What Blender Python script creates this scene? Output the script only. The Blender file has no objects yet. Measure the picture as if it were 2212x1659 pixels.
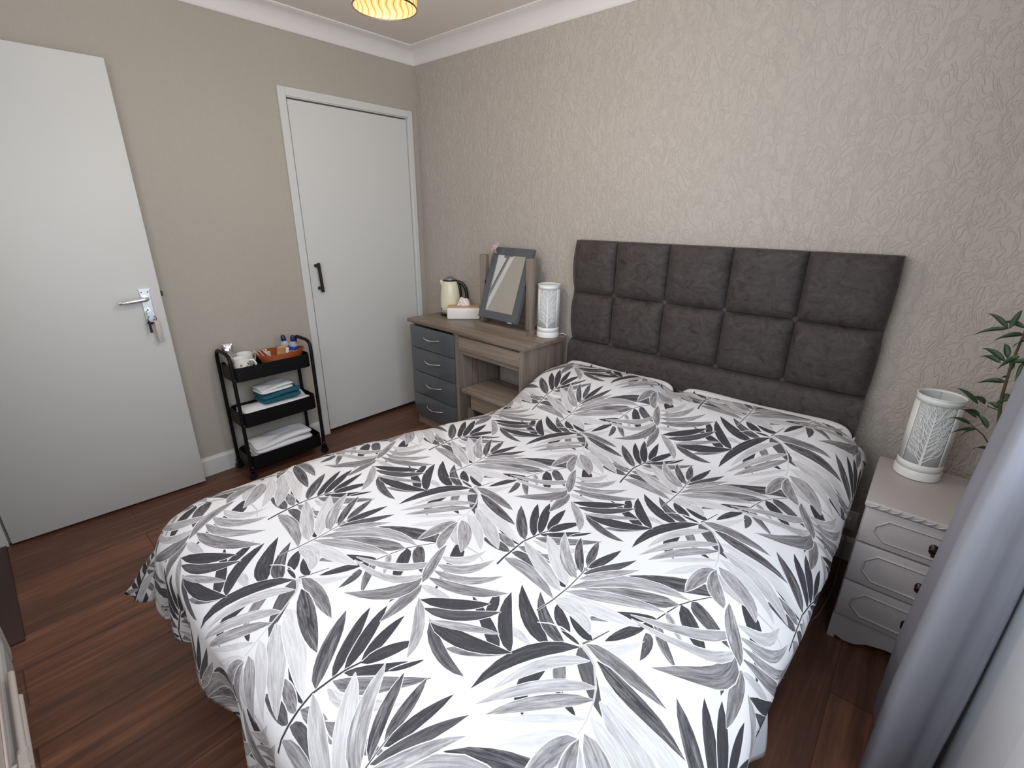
import bpy, bmesh, math, random, json
import numpy as np
from mathutils import Vector, Matrix
from mathutils.geometry import delaunay_2d_cdt

SC = bpy.context.scene
COL = SC.collection
PI = math.pi

# ------------------------------------------------------------------ camera
def look_axes(yaw, pitch, roll):
    f = np.array([math.cos(pitch)*math.cos(yaw), math.cos(pitch)*math.sin(yaw), math.sin(pitch)])
    r0 = np.cross(f, [0, 0, 1]); r0 /= np.linalg.norm(r0)
    u0 = np.cross(r0, f)
    c, s = math.cos(roll), math.sin(roll)
    return c*r0+s*u0, -s*r0+c*u0, f
cam = bpy.data.cameras.new('camera')
co = bpy.data.objects.new('camera', cam); COL.objects.link(co)
r_, u_, f_ = look_axes(2.2892, -0.3466, 0.0099)
co.matrix_world = Matrix(((r_[0], u_[0], -f_[0], 2.8274), (r_[1], u_[1], -f_[1], -2.2454),
                          (r_[2], u_[2], -f_[2], 1.4094), (0, 0, 0, 1)))
cam.sensor_width = 36; cam.lens = 1020.95/2212*36; cam.clip_start = .02
SC.camera = co

# ------------------------------------------------------------------ light
W = bpy.data.worlds.new('world'); SC.world = W; W.use_nodes = True
wn = W.node_tree.nodes; bg = wn['Background']
bg.inputs[0].default_value = (.62, .78, 1.0, 1); bg.inputs[1].default_value = 1.0
def area(name, loc, rot, sx, sy, power, col):
    l = bpy.data.lights.new(name, 'AREA'); l.shape = 'RECTANGLE'; l.size = sx; l.size_y = sy
    l.energy = power; l.color = col
    o = bpy.data.objects.new(name, l); COL.objects.link(o); o.location = loc; o.rotation_euler = rot
    return o
# daylight coming in through the window in the right wall
area('window_daylight', (3.245, -1.60, 1.59), (0, math.radians(72), 0), 1.08, 1.44, 17, (.80, .90, 1.0))
# and through the front window behind the camera, over the radiator
area('window_daylight_front', (2.12, -2.47, 1.57), (math.radians(90), 0, 0), 1.3, 1.04, 12, (.88, .94, 1.0))
area('hall_light', (.45, -3.0, 2.2), (0, 0, 0), .6, .6, 3, (1, .92, .82))
SC.view_settings.view_transform = 'Standard'; SC.view_settings.look = 'None'
SC.view_settings.gamma = 1; SC.view_settings.use_curve_mapping = False
SC.view_settings.exposure = 0.57

# ------------------------------------------------------------------ materials
def mat(name, col=(.8, .8, .8), rough=.6, metal=0, spec=.5):
    m = bpy.data.materials.new(name); m.use_nodes = True
    b = m.node_tree.nodes['Principled BSDF']
    b.inputs['Base Color'].default_value = (*col, 1); b.inputs['Roughness'].default_value = rough
    b.inputs['Metallic'].default_value = metal; b.inputs['Specular IOR Level'].default_value = spec
    return m
def srgb(r, g, b):
    return tuple(((c/255+.055)/1.055)**2.4 if c > 10 else c/255/12.92 for c in (r, g, b))
class N:
    def __init__(s, m): s.t = m.node_tree; s.b = s.t.nodes['Principled BSDF']
    def n(s, ty, **k):
        x = s.t.nodes.new(ty)
        for a, v in k.items():
            if a[0] == '_': x.inputs[a[1:].replace('_', ' ')].default_value = v
            else: setattr(x, a, v)
        return x
    def l(s, a, b): s.t.links.new(a, b)
    def coord(s, scale=(1, 1, 1), rot=(0, 0, 0)):
        tc = s.n('ShaderNodeTexCoord'); mp = s.n('ShaderNodeMapping')
        mp.inputs['Scale'].default_value = scale; mp.inputs['Rotation'].default_value = rot
        s.l(tc.outputs['Object'], mp.inputs[0]); return mp.outputs[0]
    def noise(s, vec, scale, detail=4, rough=.5, dist=0):
        x = s.n('ShaderNodeTexNoise'); s.l(vec, x.inputs['Vector'])
        x.inputs['Scale'].default_value = scale; x.inputs['Detail'].default_value = detail
        x.inputs['Roughness'].default_value = rough; x.inputs['Distortion'].default_value = dist
        return x.outputs[0]
    def ramp(s, fac, stops):
        x = s.n('ShaderNodeValToRGB'); s.l(fac, x.inputs[0]); e = x.color_ramp.elements
        while len(e) < len(stops): e.new(.5)
        for i, (p, c) in enumerate(stops):
            e[i].position = p; e[i].color = (*c, 1) if len(c) == 3 else c
        return x.outputs[0]
    def bump(s, h, strength=.3, dist=.01, prev=None):
        x = s.n('ShaderNodeBump'); x.inputs['Strength'].default_value = strength
        x.inputs['Distance'].default_value = dist; s.l(h, x.inputs['Height'])
        if prev is not None: s.l(prev, x.inputs['Normal'])
        s.l(x.outputs[0], s.b.inputs['Normal']); return x.outputs[0]
    def math(s, op, a, b=None, c=None):
        x = s.n('ShaderNodeMath', operation=op)
        for i, v in enumerate((a, b, c)):
            if v is None: continue
            if isinstance(v, (int, float)): x.inputs[i].default_value = v
            else: s.l(v, x.inputs[i])
        return x.outputs[0]
    def mix(s, f, a, b):
        x = s.n('ShaderNodeMix', data_type='RGBA')
        for i, v in ((0, f), (6, a), (7, b)):
            if isinstance(v, (int, float)): x.inputs[i].default_value = v
            elif isinstance(v, tuple): x.inputs[i].default_value = (*v, 1)
            else: s.l(v, x.inputs[i])
        return x.outputs[2]

def wallpaper(name, col, emboss, scale):
    m = mat(name, col, .75, 0, .3); k = N(m); v = k.coord((1, 1, .62))
    n1 = k.noise(v, scale, 3, .55, 1.6); n2 = k.noise(v, scale*2.6, 2, .5, .8)
    r1 = k.math('ABSOLUTE', k.math('SUBTRACT', n1, .5))
    h = k.math('ADD', k.ramp(r1, [(0, (1, 1, 1)), (.05, (.42, .42, .42)), (.11, (0, 0, 0))]), k.math('MULTIPLY', n2, .5))
    k.bump(h, emboss, .004)
    big = k.noise(v, 1.7, 2, .5)
    k.l(k.mix(k.ramp(big, [(.35, (0, 0, 0)), (.7, (1, 1, 1))]), col, tuple(c*1.05 for c in col)), k.b.inputs['Base Color'])
    return m
M = {}
M['wall'] = wallpaper('embossed_greige_wallpaper', srgb(184, 175, 166), .55, 26)
M['wall_side'] = wallpaper('greige_wallpaper', srgb(176, 168, 157), .2, 30)
M['ceiling'] = mat('ceiling_paint', srgb(226, 217, 208), .8)
M['gloss'] = mat('white_gloss_paint', srgb(212, 212, 209), .5)
k = N(M['gloss']); k.bump(k.noise(k.coord(), 45, 2), .08, .002)
M['cove'] = mat('coving_paint', srgb(228, 224, 221), .6)
M['pipe'] = mat('painted_pipe', srgb(225, 215, 208), .45)
M['dark_gap'] = mat('dark_gap', srgb(60, 40, 30), .7)
M['chrome'] = mat('chrome', (.82, .83, .85), .16, 1)
M['satin'] = mat('satin_chrome', (.78, .8, .84), .3, .85)
M['bronze'] = mat('dark_bronze', srgb(52, 42, 36), .35, .6)
M['black_metal'] = mat('black_powder_coat', srgb(11, 10, 11), .5, 0, .3)
M['grey_paint'] = mat('gloss_slate_grey', srgb(88, 91, 95), .18)
M['mirror'] = mat('mirror_glass', (.86, .87, .86), .02, 1)
M['white_plastic'] = mat('white_plastic', srgb(236, 234, 230), .35)
M['black_plastic'] = mat('black_plastic', srgb(22, 20, 21), .35)
M['cream'] = mat('cream_enamel', srgb(232, 226, 200), .22)
M['lid_grey'] = mat('brushed_lid', srgb(140, 136, 130), .3, .4)
M['tissue'] = mat('tissue_paper', srgb(240, 232, 230), .9)
M['lampshade'] = mat('white_ceramic', srgb(236, 236, 234), .4)
M['diffuser'] = mat('lamp_inner_diffuser', srgb(196, 199, 200), .6)
M['fob'] = mat('beige_key_fob', srgb(196, 184, 176), .5)
M['pillow'] = mat('white_pillow_cotton', srgb(234, 232, 234), .85)
k = N(M['pillow']); k.bump(k.noise(k.coord(), 9, 4), .25, .02)
M['divan'] = mat('dark_divan_fabric', srgb(38, 34, 34), .9)
M['towel_white'] = mat('white_towel', srgb(236, 236, 238), .95)
k = N(M['towel_white']); k.bump(k.noise(k.coord(), 220, 2), .5, .003)
M['towel_teal'] = mat('teal_towel', srgb(34, 92, 108), .95)
k = N(M['towel_teal']); k.bump(k.noise(k.coord(), 220, 2), .5, .003)
M['wicker'] = mat('orange_wicker', srgb(176, 88, 38), .45)
k = N(M['wicker']); w = k.n('ShaderNodeTexWave', bands_direction='Z'); k.l(k.coord(), w.inputs[0])
w.inputs['Scale'].default_value = 90; w.inputs['Distortion'].default_value = 2
k.bump(w.outputs['Fac'], .6, .003)
k.l(k.ramp(w.outputs['Fac'], [(0, srgb(140, 62, 24)), (1, srgb(200, 108, 52))]), k.b.inputs['Base Color'])
M['foil'] = mat('silver_foil', (.85, .84, .86), .22, .9)
k = N(M['foil']); k.bump(k.noise(k.coord(), 40, 3), .9, .01)
M['paper'] = mat('white_paper', srgb(238, 234, 230), .7)
M['kraft'] = mat('tan_packet', srgb(186, 138, 96), .5)
M['china'] = mat('white_china', srgb(236, 236, 230), .2)
M['blue_cap'] = mat('navy_cap', srgb(26, 32, 84), .4)
M['blue_label'] = mat('blue_label', srgb(40, 66, 150), .4)
M['pot'] = mat('black_pot', srgb(24, 24, 24), .5)
M['stem'] = mat('plant_stem', srgb(70, 66, 40), .7)
M['bow'] = mat('pink_ribbon', srgb(206, 182, 190), .5)
M['oak_lid'] = mat('bamboo_lid', srgb(206, 166, 124), .5)
M['bottle'] = mat('clear_bottle', (.93, .95, .97), .08)
k = N(M['bottle']); k.b.inputs['Alpha'].default_value = .28
M['radiator'] = mat('radiator_enamel', srgb(226, 229, 234), .4)
M['sheet'] = mat('white_reverse_cotton', srgb(226, 228, 236), .85)

# leaf
m = mat('plant_leaf', srgb(66, 96, 58), .5); M['leaf'] = m; k = N(m)
k.l(k.ramp(k.noise(k.coord(), 16, 2), [(.3, srgb(34, 54, 44)), (.55, srgb(62, 84, 58)), (.75, srgb(112, 128, 78))]), k.b.inputs['Base Color'])

# velvet
m = mat('charcoal_crushed_velvet', srgb(66, 58, 57), .7); M['velvet'] = m; k = N(m)
v = k.coord((1, 1, 1.4))
n = k.noise(v, 17, 7, .72, 1.4)
k.l(k.ramp(n, [(.33, srgb(30, 21, 19)), (.43, srgb(54, 46, 44)), (.55, srgb(61, 55, 54)), (.70, srgb(74, 68, 68))]), k.b.inputs['Base Color'])
k.b.inputs['Sheen Weight'].default_value = .12; k.b.inputs['Sheen Roughness'].default_value = .4
k.bump(k.noise(k.coord(), 30, 5, .7), .25, .01)

# curtain
m = mat('grey_curtain_satin', srgb(156, 156, 166), .42); M['curtain'] = m; k = N(m)
tl = k.n('ShaderNodeBsdfTranslucent'); tl.inputs[0].default_value = (*srgb(215, 218, 228), 1)
ms = k.n('ShaderNodeMixShader'); ms.inputs[0].default_value = .12
k.l(k.b.outputs[0], ms.inputs[1]); k.l(tl.outputs[0], ms.inputs[2]); k.l(ms.outputs[0], m.node_tree.nodes['Material Output'].inputs[0])
k.bump(k.noise(k.coord((1, 1, .05)), 30, 3), .2, .01)

# wood desk
def wood(name, a, b, axis, sc=(1, 1, 1), rough=.4, gs=22):
    m = mat(name, a, rough); k = N(m)
    s = [gs, gs, gs]; s[axis] = gs*.045
    v = k.coord(tuple(s)); n1 = k.noise(v, 1.0, 5, .65, .6)
    v2 = k.coord(tuple(q*3.2 for q in s)); n2 = k.noise(v2, 1.0, 3, .6)
    f = k.math('ADD', k.math('MULTIPLY', n1, .65), k.math('MULTIPLY', n2, .35))
    k.l(k.ramp(f, [(.36, a), (.62, b)]), k.b.inputs['Base Color']); k.bump(f, .08, .002)
    return m
M['desk_x'] = wood('grey_oak_along', srgb(112, 98, 87), srgb(152, 136, 122), 0)
M['desk_z'] = wood('grey_oak_upright', srgb(104, 92, 83), srgb(150, 137, 125), 2)
M['nightstand'] = mat('pale_grey_laminate', srgb(184, 178, 178), .45)

# floor planks (along y)
m = mat('brown_vinyl_planks', srgb(84, 54, 42), .42); M['floor'] = m; k = N(m)
v = k.coord((1, 1, 1), (0, 0, PI/2))
br = k.n('ShaderNodeTexBrick'); k.l(v, br.inputs['Vector'])
for n_, vv in (('Scale', 1.0), ('Brick Width', 1.22), ('Row Height', .18), ('Mortar Size', .0026), ('Mortar Smooth', .3), ('Bias', 0)):
    br.inputs[n_].default_value = vv
br.offset = .37; br.inputs['Color1'].default_value = (0, 0, 0, 1); br.inputs['Color2'].default_value = (1, 1, 1, 1)
br.inputs['Mortar'].default_value = (.5, .5, .5, 1)
g = k.noise(k.coord((34, 2.2, 1)), 1, 6, .68, .5)
g2 = k.noise(k.coord((9, 2.5, 1)), 1, 4, .6, .8)
base = k.ramp(g, [(.3, srgb(86, 56, 44)), (.52, srgb(120, 80, 61)), (.75, srgb(154, 108, 80))])
c2 = k.mix(k.ramp(g2, [(.35, (0, 0, 0)), (.7, (.55, .55, .55))]), base, srgb(84, 54, 44))
tone = k.n('ShaderNodeMix', data_type='RGBA', blend_type='MULTIPLY')
tone.inputs[0].default_value = 1; k.l(c2, tone.inputs[6])
k.l(k.ramp(br.outputs['Color'], [(0, (.72, .72, .74)), (1, (1.25, 1.18, 1.12))]), tone.inputs[7])
k.l(k.mix(k.math('MULTIPLY', br.outputs['Fac'], .6), tone.outputs[2], srgb(40, 26, 22)), k.b.inputs['Base Color'])
k.bump(g, .12, .002)
k.l(k.ramp(g, [(.3, (.36, .36, .36)), (.8, (.55, .55, .55))]), k.b.inputs['Roughness'])

# duvet print: leaf tone / position on the leaf come from the mesh
m = mat('palm_leaf_print_cotton', (.85, .85, .86), .85, 0, .2); M['duvet'] = m; k = N(m)
at = k.n('ShaderNodeAttribute', attribute_name='print'); at2 = k.n('ShaderNodeAttribute', attribute_name='print_extra')
sep = k.n('ShaderNodeSeparateColor'); k.l(at.outputs['Color'], sep.inputs[0])      # tone, t, s
sep2 = k.n('ShaderNodeSeparateColor'); k.l(at2.outputs['Color'], sep2.inputs[0])   # rand, streak
cx = k.n('ShaderNodeCombineXYZ'); k.l(k.math('MULTIPLY', sep.outputs[1], 3.0), cx.inputs[0])
k.l(k.math('MULTIPLY', sep.outputs[2], 7.0), cx.inputs[1]); k.l(k.math('MULTIPLY', sep2.outputs[0], 40), cx.inputs[2])
st = k.noise(cx.outputs[0], 1.0, 5, .62, .7)
cx2 = k.n('ShaderNodeCombineXYZ'); k.l(k.math('MULTIPLY', sep.outputs[1], 2.2), cx2.inputs[0])
k.l(k.math('MULTIPLY', sep.outputs[2], 1.4), cx2.inputs[1]); k.l(k.math('MULTIPLY', sep2.outputs[0], 77), cx2.inputs[2])
blot = k.noise(cx2.outputs[0], 1.3, 4, .6, .3)
sv = k.math('MULTIPLY', k.math('SUBTRACT', st, .5), k.math('MULTIPLY', sep2.outputs[1], 4.2))
bv = k.math('MULTIPLY', k.math('SUBTRACT', blot, .5), .55)
fine = k.noise(k.coord(), 130, 3, .7)
fv = k.math('MULTIPLY', k.math('SUBTRACT', fine, .5), .25)
tv = k.math('ADD', sep.outputs[0], k.math('MULTIPLY', k.math('ADD', k.math('ADD', sv, bv), fv),
     k.math('MULTIPLY', k.math('MINIMUM', sep.outputs[0], 1), k.math('SUBTRACT', 1.25, sep.outputs[0]))))
tone = k.n('ShaderNodeClamp'); k.l(tv, tone.inputs[0])
k.l(k.ramp(tone.outputs[0], [(0, srgb(221, 220, 222)), (.2, srgb(192, 190, 192)), (.45, srgb(155, 152, 154)), (.7, srgb(108, 105, 108)), (.93, srgb(62, 61, 65))]), k.b.inputs['Base Color'])
k.bump(k.noise(k.coord((1, 1, 1)), 6, 5, .6, .4), .22, .03)

# ------------------------------------------------------------------ mesh helpers
def mesh_obj(name, bm, m=None, parent=None, smooth=None, mats=None):
    me = bpy.data.meshes.new(name)
    bmesh.ops.recalc_face_normals(bm, faces=bm.faces)
    bm.to_mesh(me); bm.free()
    for q in (mats or ([m] if m else [])): me.materials.append(q)
    o = bpy.data.objects.new(name, me); COL.objects.link(o)
    if smooth is not None:
        me.polygons.foreach_set('use_smooth', [True]*len(me.polygons))
        me.update()
        if smooth < 179:
            md = None
            b2 = bmesh.new(); b2.from_mesh(me)
            for e in b2.edges:
                if len(e.link_faces) == 2 and e.calc_face_angle(0) > math.radians(smooth): e.smooth = False
            b2.to_mesh(me); b2.free()
    if parent is not None: o.parent = parent
    return o
def tag(o, label=None, cat=None, group=None, kind=None):
    if label: o['label'] = label
    if cat: o['category'] = cat
    if group: o['group'] = group
    if kind: o['kind'] = kind
    return o
def thing(name, label, cat, loc=(0, 0, 0), rz=0, group=None):
    o = bpy.data.objects.new(name, None); COL.objects.link(o); o.empty_display_size = .05
    o.location = loc; o.rotation_euler = (0, 0, rz)
    return tag(o, label, cat, group)
def add_box(bm, a, b, bev=0, seg=2, mi=0):
    x0, y0, z0 = a; x1, y1, z1 = b
    r = bmesh.ops.create_cube(bm, size=1)
    bmesh.ops.transform(bm, matrix=Matrix.Translation(((x0+x1)/2, (y0+y1)/2, (z0+z1)/2)) @ Matrix.Diagonal((abs(x1-x0), abs(y1-y0), abs(z1-z0), 1)), verts=r['verts'])
    fs = {f for v in r['verts'] for f in v.link_faces}
    for f in fs: f.material_index = mi
    if bev:
        es = list({e for v in r['verts'] for e in v.link_edges})
        q = bmesh.ops.bevel(bm, geom=es, offset=bev, segments=seg, affect='EDGES', profile=.5)
        for f in q['faces']: f.material_index = mi
def box(name, a, b, m, parent=None, bev=0, seg=2):
    bm = bmesh.new(); add_box(bm, a, b, bev, seg)
    return mesh_obj(name, bm, m, parent, 40 if bev else None)
def add_lathe(bm, prof, n=32, cx=0, cy=0, cap0=True, cap1=True):
    rings = []
    for r, z in prof:
        rings.append([bm.verts.new((cx+r*math.cos(2*PI*i/n), cy+r*math.sin(2*PI*i/n), z)) for i in range(n)])
    for a, b in zip(rings, rings[1:]):
        for i in range(n): bm.faces.new((a[i], a[(i+1) % n], b[(i+1) % n], b[i]))
    if cap0: bm.faces.new(rings[0][::-1])
    if cap1: bm.faces.new(rings[-1])
def lathe(name, prof, m, parent=None, n=32, smooth=40, cx=0, cy=0, cap0=True, cap1=True):
    bm = bmesh.new(); add_lathe(bm, prof, n, cx, cy, cap0, cap1)
    return mesh_obj(name, bm, m, parent, smooth)
def add_tube(bm, pts, rad, n=10, cap=True):
    pts = [Vector(p) for p in pts]
    rads = rad if isinstance(rad, (list, tuple)) else [rad]*len(pts)
    up = None; rings = []
    for i, p in enumerate(pts):
        d = (pts[min(i+1, len(pts)-1)]-pts[max(i-1, 0)]).normalized()
        if up is None:
            up = Vector((0, 0, 1)) if abs(d.z) < .9 else Vector((1, 0, 0))
        a = d.cross(up).normalized(); b = a.cross(d).normalized(); up = b
        rings.append([bm.verts.new(p+(a*math.cos(2*PI*j/n)+b*math.sin(2*PI*j/n))*rads[i]) for j in range(n)])
    for a, b in zip(rings, rings[1:]):
        for j in range(n): bm.faces.new((a[j], a[(j+1) % n], b[(j+1) % n], b[j]))
    if cap: bm.faces.new(rings[0][::-1]); bm.faces.new(rings[-1])
def tube(name, pts, rad, m, parent=None, n=10):
    bm = bmesh.new(); add_tube(bm, pts, rad, n); return mesh_obj(name, bm, m, parent, 60)
def arc_pts(pts, r, n=5):
    """round the corners of a polyline"""
    out = [Vector(pts[0])]
    for a, b, c in zip(pts, pts[1:], pts[2:]):
        a, b, c = Vector(a), Vector(b), Vector(c)
        p, q = b+(a-b).normalized()*r, b+(c-b).normalized()*r
        for i in range(n+1):
            t = i/n; out.append((1-t)**2*p+2*t*(1-t)*b+t*t*q)
    out.append(Vector(pts[-1])); return out
def add_prism(bm, poly, z0, z1, axis='z'):
    f = {'z': lambda p, h: (p[0], p[1], h), 'y': lambda p, h: (p[0], h, p[1]), 'x': lambda p, h: (h, p[0], p[1])}[axis]
    a = [bm.verts.new(f(p, z0)) for p in poly]; b = [bm.verts.new(f(p, z1)) for p in poly]
    n = len(poly)
    for i in range(n): bm.faces.new((a[i], a[(i+1) % n], b[(i+1) % n], b[i]))
    bm.faces.new(a[::-1]); bm.faces.new(b)
def prism(name, poly, z0, z1, m, parent=None, axis='z', smooth=None):
    bm = bmesh.new(); add_prism(bm, poly, z0, z1, axis); return mesh_obj(name, bm, m, parent, smooth)
def grid_obj(name, fn, nu, nv, m, parent=None, close_u=False):
    bm = bmesh.new()
    V = [[bm.verts.new(fn(i/nu, j/nv)) for j in range(nv+1)] for i in range(nu if close_u else nu+1)]
    for i in range(nu):
        a, b = V[i], V[(i+1) % len(V)]
        for j in range(nv): bm.faces.new((a[j], b[j], b[j+1], a[j+1]))
    return mesh_obj(name, bm, m, parent, 180)
def solid(o, t, off=-1):
    s = o.modifiers.new('thickness', 'SOLIDIFY'); s.thickness = t; s.offset = off; return o
def struct(o): o['kind'] = 'structure'; return o
def sm(x, a, b):
    t = np.clip((x-a)/(b-a), 0, 1); return t*t*(3-2*t)

# ================================================================== the room
RX = 3.215; FY = -2.475; CZ = 2.375
struct(box('floor', (-.3, -3.75, -.06), (RX+.1, .1, 0), M['floor']))
struct(box('ceiling', (-.3, -3.75, CZ), (RX+.1, .1, CZ+.08), M['ceiling']))
struct(box('wall_back', (-.1, 0, 0), (RX+.1, .1, CZ), M['wall']))
D0, D1, DT = -.8749, -.0835, 1.984          # cupboard door hole
bm = bmesh.new()
add_box(bm, (-.1, -3.65, 0), (0, D0-.012, CZ)); add_box(bm, (-.1, D1+.012, 0), (0, 0, CZ)); add_box(bm, (-.1, D0-.012, DT+.012), (0, D1+.012, CZ))
struct(mesh_obj('wall_left', bm, M['wall_side']))
bm = bmesh.new()                            # front wall with the entrance opening x .0 - .77
add_box(bm, (.77, FY-.1, 0), (1.42, FY, CZ)); add_box(bm, (2.82, FY-.1, 0), (RX, FY, CZ)); add_box(bm, (1.42, FY-.1, 0), (2.82, FY, 1.0)); add_box(bm, (1.42, FY-.1, 2.14), (2.82, FY, CZ)); add_box(bm, (0, FY-.1, 2.0), (.77, FY, CZ))
struct(mesh_obj('wall_front', bm, M['wall_side']))
WY0, WY1, WZ0, WZ1 = -2.36, -.84, 1.02, 2.16
bm = bmesh.new()
add_box(bm, (RX, FY-.1, 0), (RX+.1, WY0, CZ)); add_box(bm, (RX, WY1, 0), (RX+.1, 0, CZ))
add_box(bm, (RX, WY0, 0), (RX+.1, WY1, WZ0)); add_box(bm, (RX, WY0, WZ1), (RX+.1, WY1, CZ))
struct(mesh_obj('wall_right', bm, M['wall']))
bm = bmesh.new(); add_box(bm, (-.3, -3.75, 0), (2.0, -3.65, CZ)); add_box(bm, (1.9, -3.65, 0), (2.0, FY-.1, CZ))
struct(mesh_obj('wall_hall', bm, M['wall_side']))
# window
wi = thing('window_1', None, None, (RX+.05, 0, 0)); struct(wi)
bm = bmesh.new()
for a, b in (((-.03, WY0, WZ0), (.03, WY0+.06, WZ1)), ((-.03, WY1-.06, WZ0), (.03, WY1, WZ1)), ((-.03, WY0+.06, WZ0), (.03, WY1-.06, WZ0+.06)),
             ((-.03, WY0+.06, WZ1-.06), (.03, WY1-.06, WZ1)), ((-.029, -1.63, WZ0+.06), (.029, -1.57, WZ1-.06))): add_box(bm, a, b)
mesh_obj('window_frame', bm, M['gloss'], wi)
gm = bpy.data.materials.new('window_glass'); gm.use_nodes = True; t = gm.node_tree; t.nodes.clear()
o_ = t.nodes.new('ShaderNodeOutputMaterial'); mx = t.nodes.new('ShaderNodeMixShader'); tr = t.nodes.new('ShaderNodeBsdfTransparent')
gl = t.nodes.new('ShaderNodeBsdfGlossy'); gl.inputs['Roughness'].default_value = .03; mx.inputs[0].default_value = .07
t.links.new(tr.outputs[0], mx.inputs[1]); t.links.new(gl.outputs[0], mx.inputs[2]); t.links.new(mx.outputs[0], o_.inputs[0])
box('pane', (-.003, WY0+.06, WZ0+.06), (.004, WY1-.06, WZ1-.06), gm, wi)
box('window_sill', (-.07, WY0-.02, WZ0-.035), (.0, WY1+.02, WZ0), M['gloss'], wi, .006)

w2 = thing('window_2', None, None, (0, FY-.06, 0)); struct(w2)
bm = bmesh.new()
for a, b in (((1.42, -.03, 1.0), (1.48, .03, 2.14)), ((2.76, -.03, 1.0), (2.82, .03, 2.14)), ((1.48, -.03, 1.0), (2.76, .03, 1.05)), ((1.48, -.03, 2.09), (2.76, .03, 2.14)), ((2.09, -.029, 1.05), (2.15, .029, 2.09))): add_box(bm, a, b)
mesh_obj('window_frame', bm, M['gloss'], w2)
box('pane', (1.48, -.004, 1.05), (2.76, .004, 2.09), gm, w2)

# coving: quarter hollow profile with small steps, mitred in the corner
cp = [(0, 2.29), (.006, 2.29), (.010, 2.296)]
for i in range(9):
    a = i/8*PI/2
    cp.append((.010+.068*(1-math.cos(a)), 2.296+.068*math.sin(a)))
cp += [(.084, 2.368), (.092, 2.368), (.092, CZ), (0, CZ)]
def coving(name, corners):
    bm = bmesh.new(); rings = []
    for (px, py, dx, dy) in corners: rings.append([bm.verts.new((px+dx*d, py+dy*d, z)) for d, z in cp])
    for a, b in zip(rings, rings[1:]):
        for i in range(len(cp)): bm.faces.new((a[i], a[(i+1) % len(cp)], b[(i+1) % len(cp)], b[i]))
    bm.faces.new(rings[0]); bm.faces.new(rings[-1][::-1])
    struct(mesh_obj(name, bm, M['cove'], None, 30))
coving('trim_1', [(0, FY, 1, 0), (0, 0, 1, -1), (RX, 0, 0, -1)])
# baseboards
def skirt(name, poly, a, b, axis): struct(prism(name, poly, a, b, M['gloss'], None, axis))
sk = [(0, 0), (.016, 0), (.016, .092), (.010, .104), (0, .108)]
skirt('baseboard_left', [(p, z) for p, z in sk], -2.36, -.925, 'y')
skirt('baseboard_back', [(-p, z) for p, z in sk], 0.02, RX, 'x')
skirt('baseboard_front', [(FY+p, z) for p, z in sk], .85, RX, 'x')
skirt('baseboard_right', [(RX-p, z) for p, z in sk], FY+.02, -.02, 'y')

# cupboard door
d1 = thing('door_1', None, None, (0, 0, 0)); struct(d1)
bm = bmesh.new(); add_box(bm, (-.036, -.868, .022), (-.003, -.0875, 1.977), .0015, 1); mesh_obj('door_leaf', bm, M['gloss'], d1, 40)
bm = bmesh.new()
def stepped(bm, y0, y1, z0, z1):
    add_box(bm, (0, y0, z0), (.015, y1, z1), .003, 1)
stepped(bm, -.9214, -.878, 0, 2.031); stepped(bm, -.0805, -.046, 0, 2.031); stepped(bm, -.878, -.0805, 1.988, 2.031)
mesh_obj('architrave', bm, M['gloss'], d1, 40)
bm = bmesh.new()
add_box(bm, (-.1, D0-.012, 0), (.006, D0, 1.996)); add_box(bm, (-.1, D1, 0), (.006, D1+.012, 1.996)); add_box(bm, (-.1, D0-.012, 1.984), (.006, D1+.012, 1.996))
mesh_obj('door_frame', bm, M['gloss'], d1)
box('cupboard_back', (-.1, D0, 0), (-.07, D1, 1.984), M['dark_gap'], d1)
box('threshold', (-.07, D0, 0), (-.002, D1, .008), M['dark_gap'], d1)
h = tube('pull_handle', [(.036, -.826, 1.118), (.036, -.818, .945)], .0095, M['bronze'], d1, 12)
for z, y in ((1.10, -.826), (.965, -.820)):
    bm = bmesh.new(); add_tube(bm, [(0, y, z), (.03, y, z)], [.012, .008], 12)
    mesh_obj('handle_post', bm, M['bronze'], d1, 60)

# entrance door standing open against the left wall
ang = math.atan2(.7507, .0447)
d2 = thing('door_2', None, None, (.037, -2.403, 0), ang); struct(d2)   # local x runs along the leaf
box('door_leaf', (0, 0, .012), (.754, .036, 1.99), M['gloss'], d2, .002)
bm = bmesh.new(); add_box(bm, (.672, -.006, .905), (.712, 0, 1.062), .002, 1)
add_box(bm, (.670, -.009, 1.058), (.714, 0, 1.064)); add_box(bm, (.670, -.009, .903), (.714, 0, .909))
hp = mesh_obj('handle_plate', bm, M['satin'], d2, 40)
bm = bmesh.new()
for x in (.680, .704):
    for z in (1.048, .920): add_lathe_y = add_tube(bm, [(x, -.0075, z), (x, -.0055, z)], .0028, 8)
mesh_obj('screw', bm, M['bronze'], hp)
tube('lever_handle', arc_pts([(.692, -.004, 1.020), (.692, -.042, 1.020), (.60, -.046, 1.012), (.592, -.04, 1.01)], .014), [.011]*8+[.0085]*6, M['satin'], d2, 12)
lk = tube('keyhole', [(.692, -.0075, .965), (.692, -.0055, .965)], .006, M['black_plastic'], d2, 10)
box('latch', (.754, .012, 1.022), (.764, .026, 1.045), M['bronze'], d2)
ky = thing('key_bunch', 'small bunch of keys with a pale fob hanging from the open door lock', 'keys', (0, 0, 0))
ky.matrix_world = Matrix.Translation((.037, -2.403, 0)) @ Matrix.Rotation(ang, 4, 'Z')
bm = bmesh.new(); add_box(bm, (.689, -.030, .958), (.695, -.0077, .972)); add_tube(bm, [(.692, -.040, .952), (.692, -.022, .952)], .014, 12)
mesh_obj('key', bm, M['satin'], ky, 40)
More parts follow.
